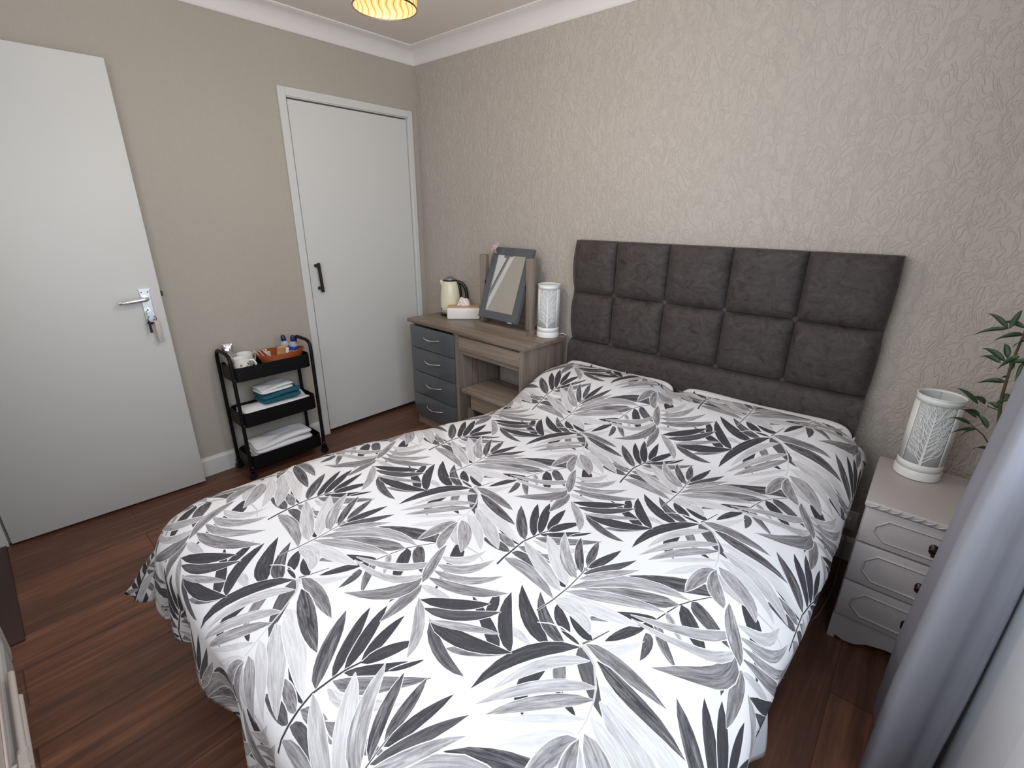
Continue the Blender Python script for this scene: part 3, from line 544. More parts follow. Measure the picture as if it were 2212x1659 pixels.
# ------------------------------------------------------------------ duvet with its printed leaves
LEAVES = json.loads('''[[80,30,12,3904,-1003,3908,-995,3985,-1225,4105,-1010,4116,-1385,4273,-1106,4271,-1528,4438,-1235,4444,-1660,4601,-1389,4633,-1782,4761,-1563,4837,-1894,4918,-1757,5061,-1982,5062,-1979],[62,30,12,3748,-1436,3756,-1432,3742,-1614,3899,-1509,3793,-1756,3991,-1604,3867,-1877,4066,-1700,3955,-1978,4131,-1798,4055,-2059,4190,-1901,4165,-2117,4245,-2010,4289,-2140,4291,-2137],[92,20,12,4129,-2152,4130,-2144,4213,-2223,4232,-2118,4298,-2262,4324,-2123,4382,-2288,4411,-2140,4463,-2304,4492,-2165,4543,-2312,4567,-2198,4621,-2311,4637,-2238,4699,-2295,4699,-2292],[92,20,11,3727,-1861,3735,-1865,3552,-2038,3768,-2116,3482,-2251,3775,-2293,3482,-2464,3789,-2432,3545,-2656,3811,-2550,3662,-2810,3848,-2668,3817,-2914,3911,-2799,4002,-2956,4004,-2954],[92,10,18,-449,-488,-450,-475,-384,-662,-234,-457,-327,-774,-15,-616,-231,-927,157,-838,-99,-1138,286,-1099,58,-1403,380,-1392,236,-1715,441,-1716,449,-2066,454,-2066],[62,50,17,4133,96,4137,85,4020,92,4062,-8,3923,56,3985,-75,3837,3,3908,-133,3760,-61,3834,-186,3695,-135,3761,-235,3643,-219,3689,-280,3609,-315,3612,-319],[92,10,0,4838,758,4811,774,4923,1140,4899,1157,5031,1536,5011,1558,5209,1834,5194,1859,5470,2194,5460,2218,5704,2424,5696,2445],[80,90,22,5685,2483,5687,2467,5403,2569,5460,2240,5120,2534,5211,2099,4830,2442,4946,1976,4537,2302,4664,1864,4243,2117,4363,1758,3953,1887,4039,1659,3678,1594,3680,1588],[92,30,18,4827,782,4832,771,4707,775,4775,624,4600,727,4685,523,4491,665,4578,442,4377,592,4455,378,4255,509,4318,329,4126,413,4166,296,3993,296,3995,291],[42,90,16,4886,1105,4889,1117,4930,997,4970,1132,4992,919,5051,1092,5067,845,5134,1025,5152,770,5219,936,5249,694,5307,828,5357,617,5395,701,5479,547,5481,551],[92,40,15,5055,1575,5060,1586,5115,1326,5227,1582,5212,1154,5364,1482,5327,1003,5492,1344,5454,864,5612,1178,5594,736,5726,988,5746,620,5831,777,5917,528,5919,531],[80,70,18,5205,1828,5208,1840,5263,1644,5321,1895,5359,1531,5431,1863,5478,1439,5553,1794,5617,1362,5687,1694,5774,1297,5832,1569,5948,1247,5985,1418,6142,1225,6143,1229],[62,90,14,4814,756,4820,764,4856,558,4951,692,4942,398,5059,584,5048,256,5164,462,5169,129,5272,327,5303,16,5383,182,5448,-82,5497,25,5608,-155,5610,-151],[92,50,14,4741,436,4748,428,4600,365,4722,223,4499,247,4664,66,4416,111,4597,-74,4348,-36,4523,-203,4296,-191,4444,-322,4260,-354,4356,-433,4249,-528,4252,-530],[80,50,12,4806,259,4810,269,4826,124,4918,283,4848,47,5000,211,4872,-22,5059,102,4901,-97,5091,-26,4935,-188,5097,-162,4974,-301,5079,-300,5026,-438,5029,-438],[92,30,16,4651,417,4646,428,4709,386,4672,511,4747,375,4722,548,4780,368,4781,553,4815,362,4840,530,4858,354,4894,484,4910,341,4942,418,4976,326,4978,330],[92,15,13,2720,-2311,2713,-2316,2704,-2168,2585,-2324,2598,-2051,2470,-2284,2438,-1944,2323,-2212,2229,-1842,2134,-2111,1967,-1743,1899,-1977,1646,-1649,1609,-1807,1259,-1575,1259,-1579],[92,10,14,1949,-1824,1939,-1821,2033,-1737,1846,-1716,2045,-1625,1800,-1629,2018,-1506,1763,-1542,1960,-1384,1729,-1449,1874,-1267,1692,-1343,1761,-1157,1651,-1220,1613,-1065,1610,-1067],[24,60,14,2501,-1727,2497,-1717,2607,-1780,2563,-1633,2700,-1795,2654,-1598,2793,-1797,2755,-1587,2889,-1792,2864,-1593,2990,-1780,2977,-1617,3096,-1761,3093,-1657,3210,-1726,3210,-1722],[62,50,14,1882,-2946,1876,-2938,2069,-2920,1980,-2808,2235,-2847,2113,-2701,2394,-2749,2261,-2594,2550,-2630,2423,-2485,2703,-2491,2597,-2371,2853,-2331,2784,-2254,2994,-2142,2991,-2139],[92,10,17,2986,-2128,2983,-2136,2856,-1922,2745,-2112,2715,-1766,2537,-2002,2574,-1616,2347,-1846,2431,-1462,2180,-1652,2279,-1296,2043,-1425,2113,-1109,1945,-1172,1911,-895,1907,-896],[92,30,22,586,-5240,590,-5255,385,-5127,421,-5298,197,-5057,240,-5286,14,-5001,55,-5247,-167,-4952,-134,-5188,-346,-4911,-324,-5107,-525,-4878,-515,-5004,-706,-4862,-705,-4868],[62,70,22,571,-5416,575,-5431,439,-5310,485,-5502,318,-5258,379,-5516,201,-5228,266,-5506,86,-5212,147,-5478,-28,-5211,22,-5433,-140,-5225,-108,-5369,-249,-5267,-247,-5273],[80,50,23,892,204,897,189,703,308,789,82,538,341,662,40,387,346,529,20,246,328,391,17,119,288,247,29,8,225,95,58,-77,125,-74,119],[80,40,20,955,195,945,208,1113,163,1000,351,1233,161,1116,418,1345,160,1259,438,1462,157,1415,415,1589,147,1577,353,1730,131,1738,257,1890,115,1891,120],[50,80,18,948,-117,941,-103,1264,-198,1146,79,1526,-223,1409,144,1773,-243,1689,145,2013,-266,1972,92,2254,-294,2250,-10,2499,-327,2514,-154,2756,-354,2757,-349],[62,60,22,923,507,914,521,1111,464,1012,655,1269,467,1152,722,1420,481,1310,756,1570,501,1480,761,1720,527,1657,741,1873,558,1840,695,2028,607,2027,613],[62,50,22,1531,692,1525,707,1778,642,1709,816,1998,651,1906,880,2205,688,2104,933,2399,747,2303,977,2583,827,2503,1017,2756,929,2704,1050,2914,1061,2911,1067],[24,100,24,751,-4849,745,-4833,978,-4914,909,-4746,1193,-4902,1089,-4682,1401,-4843,1280,-4611,1604,-4744,1483,-4528,1802,-4607,1699,-4431,1996,-4432,1928,-4320,2180,-4208,2177,-4202],[80,80,18,554,-4964,549,-4976,444,-4735,341,-4943,311,-4564,153,-4827,166,-4405,-26,-4674,7,-4250,-197,-4490,-169,-4093,-356,-4278,-366,-3930,-499,-4040,-604,-3767,-608,-3770],[92,60,18,663,-4697,655,-4706,580,-4469,449,-4595,468,-4278,278,-4432,346,-4096,124,-4245,216,-3917,-12,-4041,75,-3736,-129,-3822,-81,-3549,-221,-3593,-267,-3354,-272,-3355],[92,15,19,714,-4506,703,-4510,689,-4284,508,-4349,616,-4081,365,-4159,525,-3883,244,-3955,419,-3684,142,-3740,299,-3483,59,-3519,160,-3277,0,-3292,-13,-3063,-19,-3063],[92,15,21,812,-4243,799,-4243,859,-4118,666,-4102,852,-3982,588,-3943,825,-3830,534,-3770,782,-3657,499,-3585,723,-3462,483,-3390,645,-3239,488,-3186,534,-2982,528,-2979],[92,20,26,826,-4247,812,-4235,944,-4189,782,-4049,1020,-4085,806,-3892,1085,-3958,857,-3743,1143,-3809,928,-3598,1197,-3639,1020,-3458,1245,-3445,1132,-3325,1278,-3215,1273,-3209],[92,30,26,734,-4523,724,-4507,921,-4489,826,-4352,1073,-4405,942,-4226,1203,-4295,1058,-4107,1314,-4162,1172,-3988,1406,-4008,1285,-3868,1479,-3833,1399,-3745,1524,-3630,1519,-3625],[92,20,26,1397,-4024,1385,-4010,1481,-3948,1427,-3887,1549,-3862,1477,-3780,1606,-3773,1529,-3685,1655,-3683,1581,-3599,1695,-3592,1634,-3523,1726,-3499,1686,-3455,1746,-3404,1742,-3399],[62,70,25,708,-4719,699,-4703,979,-4726,868,-4534,1216,-4647,1061,-4397,1435,-4519,1263,-4255,1641,-4347,1473,-4100,1834,-4134,1691,-3931,2014,-3876,1921,-3746,2174,-3561,2169,-3555],[92,10,16,714,-6267,656,-6256,667,-5971,612,-5957,640,-5666,588,-5651,609,-5375,560,-5359,585,-5068,540,-5045,665,-4728,625,-4700,723,-4499,688,-4472,825,-4242,795,-4216],[80,10,8,3956,-916,3918,-888,4062,-658,4033,-638,4198,-232,4179,-218],[92,40,14,3429,-1414,3430,-1424,3229,-1263,3223,-1524,3046,-1168,2998,-1510,2864,-1075,2767,-1431,2673,-972,2537,-1293,2463,-851,2314,-1100,2224,-703,2107,-850,1935,-532,1932,-535],[80,70,14,3683,-1178,3684,-1188,3497,-1056,3497,-1277,3331,-977,3296,-1265,3170,-896,3091,-1195,3005,-804,2891,-1070,2828,-693,2702,-895,2630,-555,2530,-671,2394,-389,2391,-391],[92,30,14,3584,-848,3583,-859,3482,-715,3458,-928,3391,-640,3333,-915,3304,-580,3212,-863,3218,-528,3100,-780,3127,-478,3003,-668,3024,-425,2929,-533,2894,-369,2891,-371],[92,20,15,4052,-679,4053,-690,3956,-596,3965,-767,3864,-556,3865,-783,3769,-527,3758,-771,3666,-504,3647,-735,3556,-486,3532,-677,3435,-473,3414,-595,3299,-474,3298,-478],[92,30,15,3900,-964,3900,-975,3815,-925,3818,-996,3734,-905,3740,-1000,3658,-897,3666,-999,3586,-896,3597,-994,3519,-904,3531,-986,3460,-921,3469,-974,3408,-950,3408,-954],[0,10,0,3992,-936,3985,-984,3713,-846,3714,-890,3378,-851,3388,-890,3107,-959,3124,-989,2892,-1140,2908,-1162],[13,60,0,3948,-940,3946,-929,4139,-988,4076,-796,4312,-938,4202,-697,4469,-832,4327,-592,4608,-679,4454,-469,4727,-482,4588,-322,4826,-241,4730,-147,4895,51,4892,54],[92,10,19,2743,164,2741,152,2675,269,2661,116,2595,329,2585,121,2509,368,2508,140,2419,391,2427,170,2327,397,2341,211,2234,386,2248,264,2143,345,2144,340],[13,80,18,2870,-61,2866,-48,3124,-160,3047,113,3367,-165,3266,195,3613,-130,3508,253,3864,-65,3769,296,4121,27,4047,324,4385,149,4341,338,4652,316,4651,320],[18,100,16,2770,-360,2764,-349,3010,-434,2892,-126,3181,-451,3081,-35,3325,-466,3287,-24,3458,-484,3489,-84,3593,-509,3673,-207,3743,-549,3823,-378,3924,-601,3926,-598],[62,100,19,5019,1554,5023,1541,4717,1573,4829,1236,4436,1480,4594,1035,4155,1343,4334,867,3872,1172,4053,722,3589,970,3748,598,3307,734,3415,497,3038,445,3041,440],[42,100,21,2826,217,2817,226,3175,543,3001,751,3488,861,3283,1171,3805,1138,3618,1504,4130,1372,3989,1742,4466,1562,4381,1881,4814,1709,4781,1916,5176,1832,5176,1837],[42,100,19,2817,51,2810,63,3166,142,3056,350,3477,281,3344,564,3775,432,3645,741,4065,588,3954,886,4348,750,4267,1000,4626,919,4581,1081,4897,1110,4896,1115],[24,100,18,2736,-30,2734,-42,2499,209,2473,-66,2248,370,2215,-4,1988,505,1955,94,1720,620,1691,220,1445,715,1423,375,1163,787,1149,563,872,814,872,809],[17,80,17,2755,241,2751,230,2601,518,2507,259,2411,723,2285,372,2203,907,2066,520,1980,1074,1848,699,1741,1226,1630,907,1485,1360,1412,1150,1203,1454,1202,1449],[42,100,16,2478,-5244,2478,-5257,2314,-5032,2275,-5297,2159,-4883,2067,-5215,2005,-4739,1859,-5067,1842,-4585,1660,-4862,1661,-4408,1477,-4607,1455,-4199,1317,-4305,1203,-3952,1199,-3954],[80,100,16,2468,-5001,2463,-5011,2378,-4792,2286,-4940,2273,-4626,2135,-4809,2166,-4471,1999,-4650,2055,-4318,1879,-4469,1939,-4164,1778,-4270,1814,-4004,1701,-4058,1667,-3834,1662,-3836],[80,70,16,2428,-4698,2417,-4699,2473,-4576,2306,-4589,2465,-4445,2242,-4464,2434,-4302,2191,-4324,2384,-4148,2151,-4169,2316,-3981,2120,-3998,2227,-3800,2099,-3811,2105,-3605,2101,-3606],[92,50,20,2494,-4755,2484,-4746,2606,-4687,2452,-4563,2673,-4563,2465,-4404,2721,-4408,2494,-4241,2754,-4227,2537,-4070,2774,-4018,2592,-3889,2779,-3780,2661,-3697,2758,-3504,2754,-3501],[80,40,21,2814,830,2805,841,2982,917,2855,1066,3112,1064,2941,1261,3227,1243,3040,1453,3329,1451,3150,1649,3421,1686,3270,1851,3500,1952,3402,2058,3558,2259,3553,2263],[42,100,20,2848,626,2839,637,3013,716,2902,853,3152,858,3005,1042,3284,1027,3127,1228,3413,1221,3265,1415,3541,1439,3420,1603,3667,1684,3590,1792,3786,1967,3783,1972],[80,10,9,2705,-906,2668,-892,2774,-392,2740,-379,2807,210,2777,221,2795,815,2769,823,2753,1229,2732,1234],[24,10,6,3948,-981,3956,-934,4221,-1083,4232,-1041,4384,-1184,4405,-1156,4669,-1575,4691,-1556,4776,-1831,4798,-1821,4880,-2217,4900,-2212,4905,-2546,4921,-2543],[24,100,19,4866,-1756,4864,-1740,5170,-2053,5150,-1677,5442,-2227,5447,-1752,5700,-2365,5738,-1879,5951,-2479,6016,-2041,6200,-2576,6275,-2232,6451,-2657,6512,-2448,6715,-2707,6716,-2703],[13,90,23,4702,-1483,4695,-1464,5033,-1685,4923,-1356,5335,-1797,5219,-1373,5641,-1888,5544,-1446,5956,-1967,5888,-1561,6282,-2038,6243,-1713,6619,-2099,6603,-1898,6966,-2135,6965,-2129],[16,70,17,4894,-2139,4892,-2123,5150,-2353,5139,-2094,5369,-2491,5398,-2171,5572,-2610,5648,-2296,5769,-2722,5879,-2454,5966,-2834,6086,-2637,6170,-2949,6262,-2838,6393,-3064,6396,-3061],[62,70,29,4007,-870,3995,-849,4336,-986,4185,-714,4608,-1031,4428,-674,4860,-1055,4687,-677,5099,-1067,4954,-714,5328,-1070,5224,-782,5550,-1061,5493,-880,5765,-1028,5763,-1021],[80,100,25,4391,-1060,4386,-1041,4723,-1270,4650,-1002,5022,-1391,4928,-1040,5305,-1477,5207,-1105,5575,-1535,5485,-1188,5832,-1569,5760,-1285,6078,-1578,6033,-1398,6309,-1548,6307,-1541],[24,70,17,4948,-2631,4963,-2631,4960,-2807,5142,-2766,5053,-2969,5256,-2870,5183,-3109,5348,-2952,5335,-3217,5431,-3024,5494,-3284,5522,-3096,5645,-3306,5633,-3175,5779,-3275,5777,-3270],[42,80,17,4990,-2470,4991,-2456,5129,-2708,5225,-2425,5252,-2846,5450,-2524,5373,-2961,5651,-2675,5504,-3071,5818,-2857,5652,-3189,5945,-3054,5824,-3321,6027,-3259,6039,-3470,6044,-3469],[13,50,10,4889,-2561,4894,-2566,4719,-2622,4848,-2757,4581,-2736,4755,-2911,4451,-2872,4640,-3058,4324,-3028,4506,-3200,4201,-3202,4354,-3341,4083,-3392,4183,-3480,3979,-3606,3981,-3608],[17,50,10,4880,-2198,4884,-2205,4683,-2305,4745,-2396,4501,-2445,4587,-2562,4325,-2600,4421,-2722,4153,-2766,4248,-2879,3986,-2943,4068,-3033,3825,-3129,3880,-3186,3675,-3329,3677,-3331],[48,90,11,4779,-1785,4784,-1791,4498,-1924,4619,-2084,4260,-2126,4433,-2324,4048,-2353,4246,-2550,3860,-2595,4059,-2767,3699,-2849,3872,-2979,3566,-3111,3682,-3186,3475,-3383,3478,-3385],[32,100,12,4685,-1543,4689,-1551,4387,-1652,4487,-1815,4120,-1849,4272,-2047,3875,-2094,4059,-2286,3657,-2376,3846,-2537,3467,-2687,3635,-2803,3311,-3021,3424,-3083,3199,-3374,3202,-3375],[24,90,13,4271,-1146,4275,-1155,4008,-1238,4116,-1395,3786,-1427,3954,-1610,3598,-1672,3798,-1838,3447,-1958,3650,-2087,3334,-2274,3510,-2358,3261,-2612,3376,-2652,3237,-2965,3240,-2966],[92,50,13,3940,-1003,3946,-1011,3593,-1167,3754,-1359,3323,-1437,3563,-1656,3113,-1756,3394,-1949,2965,-2108,3247,-2247,2881,-2475,3121,-2555,2860,-2846,3015,-2876,2912,-3211,2915,-3211],[50,70,27,4974,-2600,4991,-2612,4788,-2669,5021,-2825,4680,-2805,4994,-2995,4610,-2972,4952,-3159,4573,-3161,4899,-3323,4567,-3368,4838,-3489,4593,-3590,4766,-3659,4663,-3827,4670,-3830],[62,50,18,63,-2115,76,-2117,-24,-2253,217,-2283,-36,-2415,282,-2455,-20,-2594,317,-2636,16,-2788,332,-2827,69,-2997,327,-3027,140,-3218,303,-3236,241,-3450,245,-3451],[80,50,19,6164,982,6177,980,6127,877,6257,861,6129,762,6300,742,6148,639,6329,620,6179,511,6349,494,6221,377,6361,365,6274,239,6363,232,6345,97,6350,97],[62,60,19,6273,1157,6287,1156,6171,940,6461,873,6103,737,6478,602,6014,532,6400,350,5891,317,6239,120,5726,88,6002,-88,5518,-158,5689,-277,5276,-433,5280,-436],[29,90,19,6255,1281,6268,1275,6090,1068,6252,982,5927,886,6127,751,5733,736,5925,572,5495,614,5651,444,5199,516,5308,368,4835,443,4892,343,4391,386,4393,381],[42,80,22,6040,1663,6054,1656,5853,1482,6021,1381,5678,1300,5890,1153,5480,1126,5697,957,5250,960,5445,791,4983,799,5137,654,4672,641,4767,545,4321,477,4325,472],[24,80,22,-358,-1137,-364,-1124,-100,-1183,-205,-1021,106,-1142,-65,-939,268,-1045,54,-847,381,-900,157,-737,446,-713,249,-598,461,-486,329,-424,414,-214,409,-212],[42,80,21,-236,-1412,-242,-1400,89,-1443,-26,-1268,348,-1382,168,-1162,556,-1266,335,-1047,711,-1099,480,-913,813,-888,607,-753,859,-632,720,-558,837,-328,831,-326],[47,90,20,-134,-1608,-140,-1596,229,-1650,142,-1492,535,-1606,400,-1403,797,-1508,631,-1300,1017,-1362,842,-1177,1194,-1171,1036,-1028,1327,-934,1219,-850,1407,-645,1403,-642],[62,60,18,-21,-1863,-27,-1852,376,-1902,264,-1707,716,-1854,556,-1601,1019,-1758,834,-1494,1290,-1623,1103,-1380,1528,-1450,1364,-1254,1734,-1238,1624,-1116,1898,-977,1895,-973],[24,60,0,79,-2153,73,-2142,235,-2200,155,-2054,373,-2203,268,-2010,508,-2187,399,-1981,643,-2158,543,-1963,780,-2117,698,-1955,917,-2062,866,-1959,1050,-1986,1048,-1982],[62,100,19,6436,1025,6425,1022,6427,1206,6231,1172,6367,1379,6095,1345,6289,1554,5985,1531,6196,1737,5897,1727,6089,1928,5831,1931,5964,2131,5793,2140,5804,2351,5798,2351],[52,90,22,5758,2125,5748,2119,5752,2262,5563,2198,5712,2375,5428,2333,5658,2497,5326,2494,5591,2639,5256,2671,5509,2807,5220,2859,5412,3007,5220,3055,5280,3248,5273,3250],[24,10,0,-132,-465,-153,-414,267,-458,256,-417,544,-547,545,-517,663,-603,668,-582],[80,50,12,1072,-2698,1078,-2691,1264,-2930,1370,-2763,1497,-3081,1602,-2847,1739,-3181,1811,-2920,1978,-3235,2010,-2982,2210,-3245,2207,-3034,2430,-3213,2410,-3078,2629,-3129,2628,-3125],[92,30,14,1044,-2697,1042,-2688,1381,-2822,1310,-2567,1699,-2831,1575,-2501,2000,-2783,1839,-2437,2282,-2685,2110,-2368,2546,-2544,2391,-2288,2791,-2358,2685,-2198,3008,-2114,3005,-2111],[84,30,16,685,-2574,679,-2564,1008,-2564,888,-2397,1278,-2478,1105,-2264,1515,-2352,1315,-2131,1720,-2191,1519,-1991,1895,-1997,1719,-1838,2038,-1770,1920,-1672,2139,-1500,2135,-1497],[92,15,17,419,-2460,411,-2451,748,-2415,598,-2243,1009,-2312,807,-2086,1233,-2186,1012,-1947,1424,-2042,1210,-1819,1584,-1880,1402,-1699,1711,-1701,1590,-1588,1792,-1495,1788,-1491],[42,100,6,1046,-2744,1038,-2735,1328,-2666,1236,-2556,1571,-2561,1453,-2414,1792,-2450,1670,-2291,1995,-2335,1883,-2182,2183,-2216,2093,-2088,2355,-2092,2299,-2009,2508,-1956,2506,-1952],[42,60,13,357,-2440,363,-2433,525,-2670,664,-2536,697,-2847,900,-2691,857,-3006,1093,-2862,1006,-3156,1244,-3042,1148,-3302,1354,-3226,1286,-3447,1423,-3410,1435,-3595,1439,-3594]]''')
A1 = np.array([-.030, -.585]); B1 = np.array([.642, .308]); ORG = np.array([1.47, -.62])
RU, OFF = .24, .19
def duvet_surface(u, v):
    foot = sm(-v, .7, 1.6)
    x0 = 1.53-.19*foot; near = 1-sm(-v, .45, .75); x1 = 2.605-.02*sm(-v, .9, 1.4); y0 = -1.895
    a = np.where(u < x0, x0-u, np.where(u > x1, u-x1, 0)); sx = np.where(u < x0, -1.0, 1.0)
    b = np.maximum(y0-v, 0)
    rr = np.hypot(a, b)+1e-9
    cxx = np.clip(u, x0, x1); cyy = np.maximum(v, y0)
    s = 1-sm(-v, .29, .70)
    top = .55+.108*s-.022*s*np.exp(-((u-2.037)/.045)**2)
    top = top-.018*s*sm(np.abs(u-2.04), .60, .75)
    ph = np.minimum(rr/RU, 1)*PI/2
    over = np.maximum(rr-RU, 0)
    corner = 2*a*b/rr**2
    side = a/rr
    right = np.where(u > x1, 1.0, 0.0)
    off = OFF*np.sin(ph)+over*(.03+.42*corner**2-.22*right*(1-corner)-.10*near*(1-right))
    drop = .10*(1-np.cos(ph))+over*(.97-.38*corner**2)
    # hanging folds
    hang = sm(rr, .18, .42)
    tcoord = np.where(corner > .05, np.arctan2(b, a)*.5+u*.2, u*(1-side)+v*side)
    off = off+hang*.016*(1-.8*near)*np.sin(tcoord*27+np.sin(tcoord*9)*1.3)*(1-.4*corner)
    drop = drop+hang*.012*np.sin(tcoord*19+1)
    x = cxx+sx*a/rr*off; y = cyy-b/rr*off
    z = top-drop
    flat = 1-sm(rr, 0, .2)
    z = z+(.007*np.sin(u*5.1+v*2.3)*np.sin(v*4.3-u*1.7)+.004*np.sin(u*11+v*7+2*np.sin(v*5))*np.sin(v*9))*(.3+.7*flat)
    # rumples
    z = z+.0035*np.sin(u*31+3*np.sin(v*8))*np.sin(v*23+2*np.sin(u*9))*sm(np.abs(u-2.03), .35, .7)
    # head end curls down
    e = np.maximum(v+.20, 0); z = z-e**2*9*.9
    z = np.maximum(z, .02)
    return x, y, z
U0, U1, V0, V1 = .93, 3.03, -2.335, -.185
pts = []; faces = []; finfo = []; n = 0
for li, lf in enumerate(LEAVES):
    d = np.array(lf[3:], float).reshape(-1, 4)*1e-4
    Lp, Rp = d[:, :2], d[:, 2:]
    for halo in ((1, 0) if lf[2] else (0,)):
        P, Q = Lp, Rp
        if halo:
            c = (Lp+Rp)/2; w = np.linalg.norm(Lp-c, axis=1)[:, None]+1e-9
            kk = 1+np.minimum(lf[2]*1e-4/w, 4); P = c+(Lp-c)*kk; Q = c+(Rp-c)*kk
        poly = np.concatenate([P, Q[::-1]])
        for i in range(-8, 9):
            for j in range(-4, 5):
                sh = ORG+A1*i+B1*j; q = poly+sh
                if q[:, 0].max() < U0 or q[:, 0].min() > U1 or q[:, 1].max() < V0 or q[:, 1].min() > V1: continue
                pts.append(q); faces.append(list(range(n, n+len(q)))); n += len(q); finfo.append((li, halo, sh))
gx = np.linspace(U0, U1, 120); gy = np.linspace(V0, V1, 126)
G = np.array([(x, y) for x in gx for y in gy])
allp = np.concatenate(pts+[G])
r = delaunay_2d_cdt([Vector(p) for p in allp], [], faces, 0, 1e-5)
vv = np.array([tuple(v) for v in r[0]]); tri = r[2]; org = r[5]
keep = []; own = []
cen = np.array([vv[list(t)].mean(0) for t in tri])
ins = (cen[:, 0] > U0) & (cen[:, 0] < U1) & (cen[:, 1] > V0) & (cen[:, 1] < V1)
vclip = np.stack([np.clip(vv[:, 0], U0, U1), np.clip(vv[:, 1], V0, V1)], 1)
for i, t in enumerate(tri):
    if not ins[i]: continue
    keep.append(t); own.append(max(org[i]) if org[i] else -1)
keep = np.array(keep); own = np.array(own)
# per corner leaf coordinates
nl = len(keep)*3
col1 = np.zeros((len(keep), 3, 4)); col2 = np.zeros((len(keep), 3, 4)); col1[..., 3] = 1; col2[..., 3] = 1
col2[..., 0] = .5
order = np.argsort(own, kind='stable'); so = own[order]
start = 0
rng = np.random.RandomState(4)
lrand = rng.rand(len(LEAVES))
while start < len(order):
    o = so[start]; end = np.searchsorted(so, o, 'right'); idx = order[start:end]; start = end
    if o < 0: continue
    li, halo, sh = finfo[o]
    if halo: continue
    lf = LEAVES[li]; d = np.array(lf[3:], float).reshape(-1, 4)*1e-4
    Lp, Rp = d[:, :2]+sh, d[:, 2:]+sh; c = (Lp+Rp)/2
    p = vclip[keep[idx]].reshape(-1, 2)
    best = np.full(len(p), 1e9); T = np.zeros(len(p)); S_ = np.zeros(len(p)); nn = len(c)
    for kx in range(nn-1):
        ab = c[kx+1]-c[kx]; t = np.clip(((p-c[kx])@ab)/(ab@ab+1e-12), 0, 1)
        q = c[kx]+t[:, None]*ab; dist = np.hypot(*(p-q).T)
        half = (Lp[kx]-Rp[kx])/2*(1-t[:, None])+(Lp[kx+1]-Rp[kx+1])/2*t[:, None]
        hl = np.hypot(*half.T)+1e-6
        sg = ((p-q)*half).sum(1)/hl/.012
        m_ = dist < best; best[m_] = dist[m_]; T[m_] = (kx+t[m_])/(nn-1); S_[m_] = sg[m_]
    col1[idx, :, 0] = lf[0]/100; col1[idx, :, 1] = T.reshape(-1, 3); col1[idx, :, 2] = S_.reshape(-1, 3)*.35
    col2[idx, :, 0] = lrand[li]; col2[idx, :, 1] = lf[1]/100
X, Y, Z = duvet_surface(vclip[:, 0], vclip[:, 1])
used = np.unique(keep); remap = -np.ones(len(vv), int); remap[used] = np.arange(len(used))
P3 = np.stack([X, Y, Z], 1)[used]; K = remap[keep]
me = bpy.data.meshes.new('duvet')
me.from_pydata(P3.tolist(), [], K.tolist())
for nm, dat in (('print', col1), ('print_extra', col2)):
    a = me.attributes.new(nm, 'FLOAT_COLOR', 'CORNER'); a.data.foreach_set('color', dat.reshape(-1))
eps = 2e-3
uu, vv_ = vclip[used, 0], vclip[used, 1]
du = np.stack(duvet_surface(uu+eps, vv_), 1)-np.stack(duvet_surface(uu-eps, vv_), 1)
dv = np.stack(duvet_surface(uu, vv_+eps), 1)-np.stack(duvet_surface(uu, vv_-eps), 1)
nrm = np.cross(du, dv); nrm /= np.linalg.norm(nrm, axis=1)[:, None]+1e-12
me.polygons.foreach_set('use_smooth', [True]*len(me.polygons)); me.update()
me.normals_split_custom_set_from_vertices(nrm.tolist())
me.materials.append(M['duvet'])
dv_o = bpy.data.objects.new('duvet', me); COL.objects.link(dv_o)
tag(dv_o, 'white duvet printed with grey palm leaves spread over the bed', 'duvet')
solid(dv_o, .012, -1)
# plain reverse side corner hanging out near the bedside cabinet
def flap(u, v):
    y = -1.24-.27*u-.03*v; z = .40-v*(.20-.05*math.sin(3*u))
    return (2.745+.03*v+.014*math.sin(7*u+2*v), y, z)
fl = grid_obj('duvet_reverse', flap, 16, 10, M['sheet'], dv_o); solid(fl, .004)
fl['label'] = 'plain white reverse side hanging down'

# ================================================================== dressing table
desk = thing('dressing_table', 'grey oak dressing table with four gloss slate grey drawers', 'dressing table', (.262, -.378, 0), -.040)
DWd, DDp, DH = 1.052, .36, .752
box('table_top', (0, 0, DH-.024), (DWd, DDp, DH), M['desk_x'], desk, .003)
box('side_panel', (.028, .03, 0), (.046, DDp-.01, DH-.024), M['desk_z'], desk)
box('side_panel', (.475, .012, 0), (.505, DDp-.01, DH-.024), M['desk_z'], desk)
box('end_panel', (DWd-.045, .012, 0), (DWd-.02, DDp-.01, DH-.024), M['desk_z'], desk)
box('kneehole_rail', (.505, .018, .632), (DWd-.045, .036, .712), M['desk_x'], desk)
box('rail_support', (.505, .036, .60), (DWd-.045, .052, .728), M['desk_x'], desk)
box('plinth', (.046, .035, 0), (.475, .05, .078), M['desk_x'], desk)
zb = [.716, .567, .404, .241, .080]
for i in range(4):
    dr = box('drawer', (.032, .0, zb[i+1]+.0025), (.472, .018, zb[i]-.0025), M['grey_paint'], desk, .0025)
    zc = (zb[i]+zb[i+1])/2+.006
    pts = [(.182+.16*t, -.002-.026*math.sin(PI*t)**.7, zc+.006-.006*math.sin(PI*t)) for t in np.linspace(0, 1, 14)]
    tube('handle', pts, [.0055]+[.0045]*12+[.0055], M['chrome'], dr, 10)
def put(t, lx, ly, lz, rz=0):
    """stand a thing on the dressing table (table coordinates)"""
    c, s = math.cos(-.040), math.sin(-.040)
    t.location = (.262+c*lx-s*ly, -.378+s*lx+c*ly, lz); t.rotation_euler = (0, 0, -.040+rz); return t

